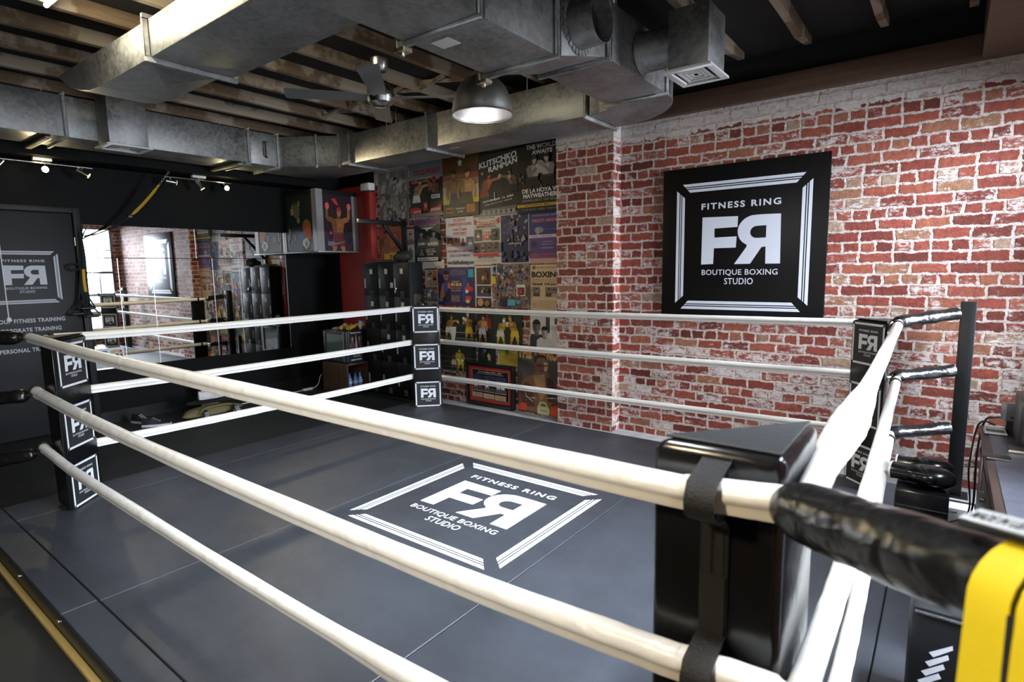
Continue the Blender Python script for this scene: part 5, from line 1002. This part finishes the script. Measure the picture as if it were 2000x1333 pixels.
for k, (x, y) in enumerate(((-6.67, 4.90), (-6.65, 4.985), (-6.66, 5.07), (-6.76, 4.94))):
    t = thing('water_bottle', (x, y, .07), lbs[k], 'bottle', 'water bottles in the cabinet')
    MB().lathe([(0, 0), (.034, 0), (.036, .02), (.034, .07), (.036, .12), (.030, .155), (.013, .185), (.013, .20)], (x, y, .071), BW, 20).build('bottle_body', t)
    MB().lathe([(.015, 0), (.015, .022), (0, .022)], (x, y, .27), BC, 14).build('cap', t)
    MB().lathe([(.0368, 0), (.0368, .045)], (x, y, .145), mat('bottle_label', (.3, .38, .5), .5), 20).build('paper_band', t)

# white power lead on the floor
o = MB().tube(catmull([(-7.34, 3.50, .006), (-7.38, 4.0, .006), (-7.42, 4.40, .006), (-7.43, 4.62, .008)], 20), .006, WPLAS, 8).build('power_cable'); tag(o, 'white power cable lying along the foot of the black wall', 'cable')
t = thing('power_plug', (-7.42, 4.70, 0), 'white plug block at the end of the cable beside the cabinet', 'plug')
slab('block', -7.45, -7.40, 4.63, 4.78, 0, .03, WPLAS, t, .006)
MB().tube(catmull([(-7.42, 4.78, .02), (-7.40, 4.83, .03), (-7.36, 4.86, .10), (-7.34, 4.87, .18), (-7.30, 4.87, .22)], 16), .006, WPLAS, 8).build('lead', t)

# ------------------------------------------------------------------ shoes, bag, towel by the black wall
def shoe(label, c, yaw, upper, sole, stripes=None, roll=0, s=1.0, group='shoes by the black wall'):
    t = thing('sports_shoe', c, label, 'shoe', group); t.rotation_euler = (roll, 0, yaw)
    bpy.context.view_layer.update(); t.rotation_euler = (0, 0, 0)
    L_ = .29*s; n = 16; prof = []
    def wid(u): return .5*s*(.060+.042*math.sin(min(1, u*1.15)*math.pi)**.7 - .018*math.exp(-((u-.42)/.15)**2)) if 0 < u < 1 else .012
    def top(u): return s*(.105-.012*math.sin(u*9) if u < .34 else .105-.066*min(1, (u-.34)/.38)**.8 if u < .8 else .042-.022*((u-.8)/.2)**2)
    b = MB(); so = MB(); vs = []; vo = []
    for i in range(n):
        u = i/(n-1); x = L_*(u-.4); w_ = max(.012, wid(min(.985, max(.015, u)))); h = top(u)
        vs += [(x, w_*math.cos(a)*(1 if math.sin(a) < .3 else .86), .024+max(0, math.sin(a))**.8*(h-.02)) for a in rng(0, math.pi, 9)]
        vo += [(x, w_*1.09, .0), (x, w_*1.12, .026), (x, -w_*1.12, .026), (x, -w_*1.09, .0)]
    fs = [(i*9+j, i*9+j+1, i*9+9+j+1, i*9+9+j) for i in range(n-1) for j in range(8)]+[list(range(9)), list(range(n*9-1, n*9-10, -1))]
    fo = [(i*4+j, i*4+(j+1) % 4, i*4+4+(j+1) % 4, i*4+4+j) for i in range(n-1) for j in range(4)]+[(3, 2, 1, 0), (n*4-4, n*4-3, n*4-2, n*4-1)]
    Mx = Matrix.Translation(c) @ Matrix.Rotation(yaw, 4, 'Z') @ Matrix.Rotation(roll, 4, 'X')
    b.add([Mx @ Vector(v) for v in vs], fs, upper); b.build('upper', t, ang=70); so.add([Mx @ Vector(v) for v in vo], fo, sole); so.build('sole', t, ang=40)
    lc = MB()
    for k in range(4):
        u = .40+.07*k; x = L_*(u-.4); h = top(u)+.008
        lc.tube([Mx @ Vector((x, -.024*s, h-.006)), Mx @ Vector((x+.008, 0, h)), Mx @ Vector((x, .024*s, h-.006))], .003, stripes or sole, 6)
    lc.build('laces', t)
    if stripes:
        st = MB()
        for k in range(3):
            x = L_*(.10+.07*k-.02); y0 = -wid(.52)-.004
            st.add([Mx @ Vector((x, y0*1.02, .028)), Mx @ Vector((x+.010, y0*1.02, .028)), Mx @ Vector((x-.012, y0*.82, .075)), Mx @ Vector((x-.022, y0*.82, .075))], [(0, 1, 2, 3)], stripes)
            st.add([Mx @ Vector((x, -y0*1.02, .028)), Mx @ Vector((x+.010, -y0*1.02, .028)), Mx @ Vector((x-.012, -y0*.82, .075)), Mx @ Vector((x-.022, -y0*.82, .075))], [(0, 1, 2, 3)], stripes)
        st.build('stripes', t, smooth=False)
    return t
SB = mat('black_shoe_mesh', (.014, .014, .016), .6, bump=.2, bscale=120); SW = mat('white_shoe_rubber', (.62, .62, .66), .5); SG = mat('khaki_canvas', (.16, .13, .055), .8, bump=.25, bscale=80); SWW = mat('white_shoe_leather', (.62, .60, .62), .5)
shoe('black running shoe with a white sole edge, nearest the left corner pad', (-7.16, 2.55, 0), R(52), SB, SW)
shoe('black shoe half hidden behind the first one by the black wall', (-7.45, 2.52, 0), R(20), SB, SW)
shoe('black trainer with three white stripes in front of the khaki bag', (-6.89, 3.02, 0), R(-20), SB, SB, SW)
shoe('black trainer with three white stripes leaning right of the khaki bag', (-6.89, 3.38, 0), R(-8), SB, SB, SW)
t = thing('duffel_bag', (-7.16, 3.22, 0), 'slumped khaki canvas bag among the shoes by the black wall', 'bag')
lump((-7.16, 3.22, .055), (.14, .34, .062), 17, SG, 'bag_body', .3, t)
MB().tube(catmull([(-7.04, 3.00, .06), (-7.02, 3.06, .115), (-7.02, 3.22, .125), (-7.02, 3.36, .115), (-7.04, 3.46, .06)], 18), .012, SG, 8).build('bag_handle', t)
o = lump((-7.20, 3.25, .166), (.13, .25, .036), 23, mat('black_fleece', (.010, .010, .011), .9), 'folded_jacket', .5); tag(o, 'black folded jacket lying on the khaki bag', 'jacket')
shoe('white low shoe lying on top of the black jacket', (-7.13, 3.16, .214), R(82), SWW, SWW, None, .1, .95)
shoe('second white shoe pointing the other way on the black jacket', (-7.26, 3.30, .214), R(-84), SWW, SWW, None, 0, .9)
b = MB(); vs = []; n = 9
for i in range(n):
    for j in range(n): vs.append((-7.45+.05*noise.noise(Vector((i*.5, j*.4, 2))), 3.22+.20*i/(n-1)+.01*noise.noise(Vector((i, j, 5))), .02+.31*j/(n-1)))
b.add(vs, [(i*n+j, i*n+j+1, i*n+n+j+1, i*n+n+j) for i in range(n-1) for j in range(n-1)], mat('white_towel', (.72, .72, .74), .9, bump=.4, bscale=90)); o = b.build('towel'); sm = o.modifiers.new('thickness', 'SOLIDIFY'); sm.thickness = .012
tag(o, 'white towel standing crumpled behind the white shoes', 'towel')

# ------------------------------------------------------------------ right side: padded block, mitts, desk and its clutter
t = thing('padded_box', (-.04, 3.95, .12), 'black padded box on the platform behind the steep white ropes', 'padded box')
slab('box_pad', -.165, .075, 3.66, 4.25, .125, .49, PADV, t, .018)
MB().tube([(-.16, 3.658, .40), (.07, 3.658, .40)], .004, STRAPM, 8).build('seam_piping', t)
def mitt(label, c, yaw, s=1.0):
    t = thing('boxing_mitt', c, label, 'boxing mitt', 'black boxing mitts')
    Mr = Matrix.Rotation(yaw, 3, 'Z'); c = Vector(c)
    def shp(p):
        k = p.x/(.125*s); return Vector((p.x, p.y*(1-.25*max(0, -k)), p.z*(1+.12*k)+(.006 if p.z > 0 else 0)))
    b = MB(); b.ell(c+Vector((0, 0, .056*s)), (.125*s, .085*s, .056*s), TUBE2, 32, 18, Mr, fn=shp); b.build('mitt_body', t, ang=80)
    b = MB(); b.tube([c+Mr @ Vector((x*s, 0, .050*s)) for x in (-.06, -.10, -.14, -.175)], [.046*s, .047*s, .045*s, .049*s], TUBE2, 24); b.build('wrist_cuff', t)
    b = MB(); b.tube([c+Mr @ Vector((x*s, 0, .050*s)) for x in (-.172, -.182)], [.050*s, .050*s], WPLAS, 24); b.build('cuff_edge', t)
    b = MB(); b.tube(catmull([c+Mr @ Vector((x*s, y*s, z*s)) for x, y, z in ((-.07, -.055, .06), (-.02, -.088, .068), (.03, -.085, .07), (.055, -.07, .066))], 12), [.016*s, .020*s, .022*s, .023*s, .024*s, .024*s, .024*s, .023*s, .022*s, .020*s, .014*s, .004*s], TUBE2, 14); b.build('thumb', t)
    return t
TUBE2 = vinyl('glove_leather', (.007, .007, .008), .2, .06, 9)
mitt('glossy black boxing mitt at the front of the padded box, tip to the right', (-.02, 3.78, .493), R(-14), 1.0)
mitt('black boxing mitt lying behind the first one on the padded box', (-.02, 3.99, .493), R(-6), .9)
DW = wood_mat('dark_desk_veneer', (.018, .012, .010), (.040, .028, .024), None, 1, .35)
t = thing('desk', (.48, 3.3, 0), 'dark wooden desk along the right wall at the right edge of the photo', 'desk')
DTOP = mats_rubber('desk_top_vinyl', (.040, .043, .055), .38, 9)
slab('desk_top', .192, .78, 2.62, 4.14, .765, .79, DW, t, .003); slab('top_inlay', .225, .76, 2.66, 3.92, .79, .7925, DTOP, t)
slab('side_panel', .205, .235, 2.66, 4.12, .02, .765, DW, t, .002)
slab('end_panel', .235, .76, 4.06, 4.10, .02, .765, DW, t, .002); slab('end_panel', .235, .76, 2.66, 2.70, .02, .765, DW, t, .002)
MB().lathe([(0, -.022), (.010, -.022), (.010, -.004), (.005, 0)], (.205, 3.45, .58), CHROME, 12, 'x').build('knob', t)
slab('lower_moulding', .198, .206, 2.66, 4.1, .66, .672, DW, t, .001)
t = thing('monitor', (.45, 3.92, .79), 'black computer tower at the right edge of the desk', 'computer')
slab('case', .325, .52, 3.72, 4.02, .795, 1.03, BPLAS, t, .006); slab('front_bezel', .335, .51, 3.712, 3.719, .80, 1.02, mat('bezel', (.02, .02, .022), .25), t, .002)
t = thing('router', (.36, 4.06, .79), 'silver grey network box behind the computer on the desk', 'router')
b = MB(); b.obox((.335, 4.10, .895), Vector((.10, .03, .0))*.5, Vector((-.02, .045, .0))*.5, (0, 0, .05), mat('grey_plastic', (.13, .13, .14), .35)); b.build('housing', t, .005)
slab('router_foot', .30, .37, 4.06, 4.13, .79, .85, BPLAS, t)
t = thing('document_tray', (.27, 4.02, .79), 'flat dark tray with a pale rim at the far end of the desk', 'tray')
b = MB(); PR = mat('pale_rim', (.45, .44, .45), .4); b.box(.205, .30, 3.93, 4.05, .791, .797, BPLAS).box(.205, .30, 3.93, 3.938, .791, .808, PR).box(.205, .30, 4.042, 4.05, .791, .808, PR).box(.205, .213, 3.938, 4.042, .791, .808, PR).box(.292, .30, 3.938, 4.042, .791, .808, PR); b.build('tray', t, .001)
t = thing('keyboard', (.40, 3.62, .79), 'silver edged black keyboard on the desk in front of the computer', 'keyboard')
slab('key_base', .285, .60, 3.60, 3.70, .793, .808, BPLAS, t, .004); slab('silver_edge', .283, .60, 3.592, 3.60, .794, .806, ALU, t, .002)
t = thing('tablet', (.24, 3.42, .79), 'thin dark tablet overhanging the edge of the desk', 'tablet')
slab('tablet_body', .178, .285, 3.43, 3.50, .7945, .802, BPLAS, t, .003); slab('silver_edge', .195, .285, 3.424, 3.43, .794, .800, ALU, t, .001)
b = MB(); b.tube([(.184, 3.46, .792), (.184, 3.46, .62), (.198, 3.46, .615)], .004, CHROME, 8); o = b.build('key_chain', t)
o = MB().tube(catmull([(.33, 4.06, .87), (.26, 4.16, .84), (.215, 4.20, .80), (.195, 4.22, .60), (.20, 4.25, .30), (.19, 4.32, .1), (.26, 4.45, .01)], 40), .006, BPLAS, 8).build('black_cable'); tag(o, 'black cable dropping from the desk to the floor beside the brick wall', 'cable')
o = MB().tube(catmull([(.26, 4.145, .80), (.19, 4.20, .78), (.165, 4.24, .5), (.18, 4.30, .2), (.055, 4.5, .03), (.09, 4.78, .012)], 40), .005, BPLAS, 8).build('black_cable'); tag(o, 'thin black cable hanging closest to the tall wall post', 'cable')
t = thing('carton', (.155, 4.62, 0), 'white carton on the floor between the post and the desk', 'box')
slab('carton_box', .075, .225, 4.55, 4.68, .005, .125, mat('white_carton', (.60, .60, .62), .6), t, .003)
b = MB(); b.flatmesh(place(text_vf('Cool', .04), .09, .092, .135, .108), BPLAS, (0, 4.5488, 0), (1, 0, 0), (0, 0, 1)); b.build('carton_print', t, smooth=False)
t = thing('power_board', (.18, 4.92, 0), 'dark power board on the floor against the brick wall', 'power board')
slab('board_case', .10, .30, 4.86, 4.94, .004, .05, BPLAS, t, .004)
t = thing('kick_shield', (.11, 2.3, .12), 'black padded kick shield with a small white angular emblem, low at the right edge', 'kick shield')
slab('shield_pad', -.035, .26, 2.15, 2.50, .125, .62, mat('shield_nylon', (.006, .0065, .008), .55, spec=.3), t, .03)
b = MB()
for k in range(4):
    z = .375+.036*k; b.prism([(.0+.008*k, z-.010), (.052+.010*k, z+.036), (.060+.008*k, z+.022), (.012+.008*k, z-.022)], (0, .0015, 0), WHITE, (0, 2.1475, 0), (1, 0, 0), (0, 0, 1))
b.build('emblem', t, smooth=False)
MB().tube([(-.02, 2.148, .60), (.245, 2.148, .60)], .006, STRAPM, 8).build('seam_piping', t)

# yellow straps hanging over the foreground cover
def hang_strap(label, c, axis, w, zlow, r, mats_=YWEB, pad_=True):
    t = thing('yellow_strap', (c.x, c.y, c.z-.3), label, 'exercise strap', 'yellow straps over the foreground cover')
    ax = axis.normalized(); out = Vector((ax.y, -ax.x, 0)).normalized()      # horizontal, across the cover
    path = [(-r, zlow-c.z), (-r-.006, -.30), (-r-.004, -.12), (-r, -.02)]+[(r*math.cos(R(a)), r*math.sin(R(a))) for a in rng(170, 10, 12)]+[(r, -.02), (r+.003, -.12), (r-.002, -.30), (r-.006, zlow-c.z)]
    b = MB(); vs = []; n = len(path)
    for i, (p, q) in enumerate(path):
        tg = Vector((path[min(i+1, n-1)][0]-path[max(i-1, 0)][0], path[min(i+1, n-1)][1]-path[max(i-1, 0)][1])).normalized(); nx, nz = -tg.y, tg.x
        for s_ in (-1, 1):
            P = c+ax*(s_*w/2)+out*p+Vector((0, 0, q)); vs += [P, P+out*nx*.004+Vector((0, 0, nz*.004))]
    fs = []
    for i in range(n-1):
        a, d_ = i*4, i*4+4; fs += [(a, a+2, d_+2, d_), (a+1, d_+1, d_+3, a+3), (a, d_, d_+1, a+1), (a+2, a+3, d_+3, d_+2)]
    b.add(vs, fs, mats_); b.build('webbing', t, ang=50)
    q = c+out*(r+.0058); b = MB(); b.obox(q+Vector((0, 0, -.135-.15)), ax*(w*.5), out*.0022, (0, 0, .15), mats_); b.build('hem', t, .001, 1)
    for dz in (-.150, -.158):
        b = MB(); b.obox(c+out*(r+.0083)+Vector((0, 0, dz)), ax*(w*.48), out*.0006, (0, 0, .0010), mat('yellow_thread', (.30, .22, .01), .7)); b.build('stitching', t)
    return t, ax, out
Ca, Cb = Vector((-.215, 1.075, 1.292)), Vector((.19, .66, 1.400))
def onc(u): return Ca+(Cb-Ca)*u
t, ax, out = hang_strap('left yellow webbing strap hanging over the foreground cover', onc(.765), Cb-Ca, .046, .70, .058)
hang_strap('right yellow webbing strap at the lower right corner of the photo', onc(.858), Cb-Ca, .048, .70, .060)
c = onc(.73)+out*(-.004); t = thing('strap_label', (c.x, c.y, c.z), 'black rubber tab with white print lying across the tops of the yellow straps', 'label tab')
b = MB(); nn = ax.cross(out).normalized(); nn = nn if nn.z > 0 else -nn
nn = (nn+out*.25).normalized(); o2 = ax.cross(nn)
b.obox(c+nn*.072, ax*.040, o2*.018, nn*.005, BPLAS); b.build('rubber_tab', t, .004)
b = MB(); b.obox(c+nn*.0778, ax*.037, o2*.0145, nn*.0006, mat('tab_print_ground', (.55, .60, .66), .4)); b.build('white_print', t)
b = MB(); b.flatmesh(place(text_vf('MADE IN USA', .03), -.032, -.008, .032, .008), BPLAS, c+nn*.0787, ax, nn.cross(ax)); b.build('tab_text', t, smooth=False)
b = MB(); bb = onc(.811)+out*(.0605); b.obox(bb+Vector((0, 0, -.32)), ax*.0035, out*.004, (0, 0, .32), STRAPM); o = b.build('edge_binding', t)
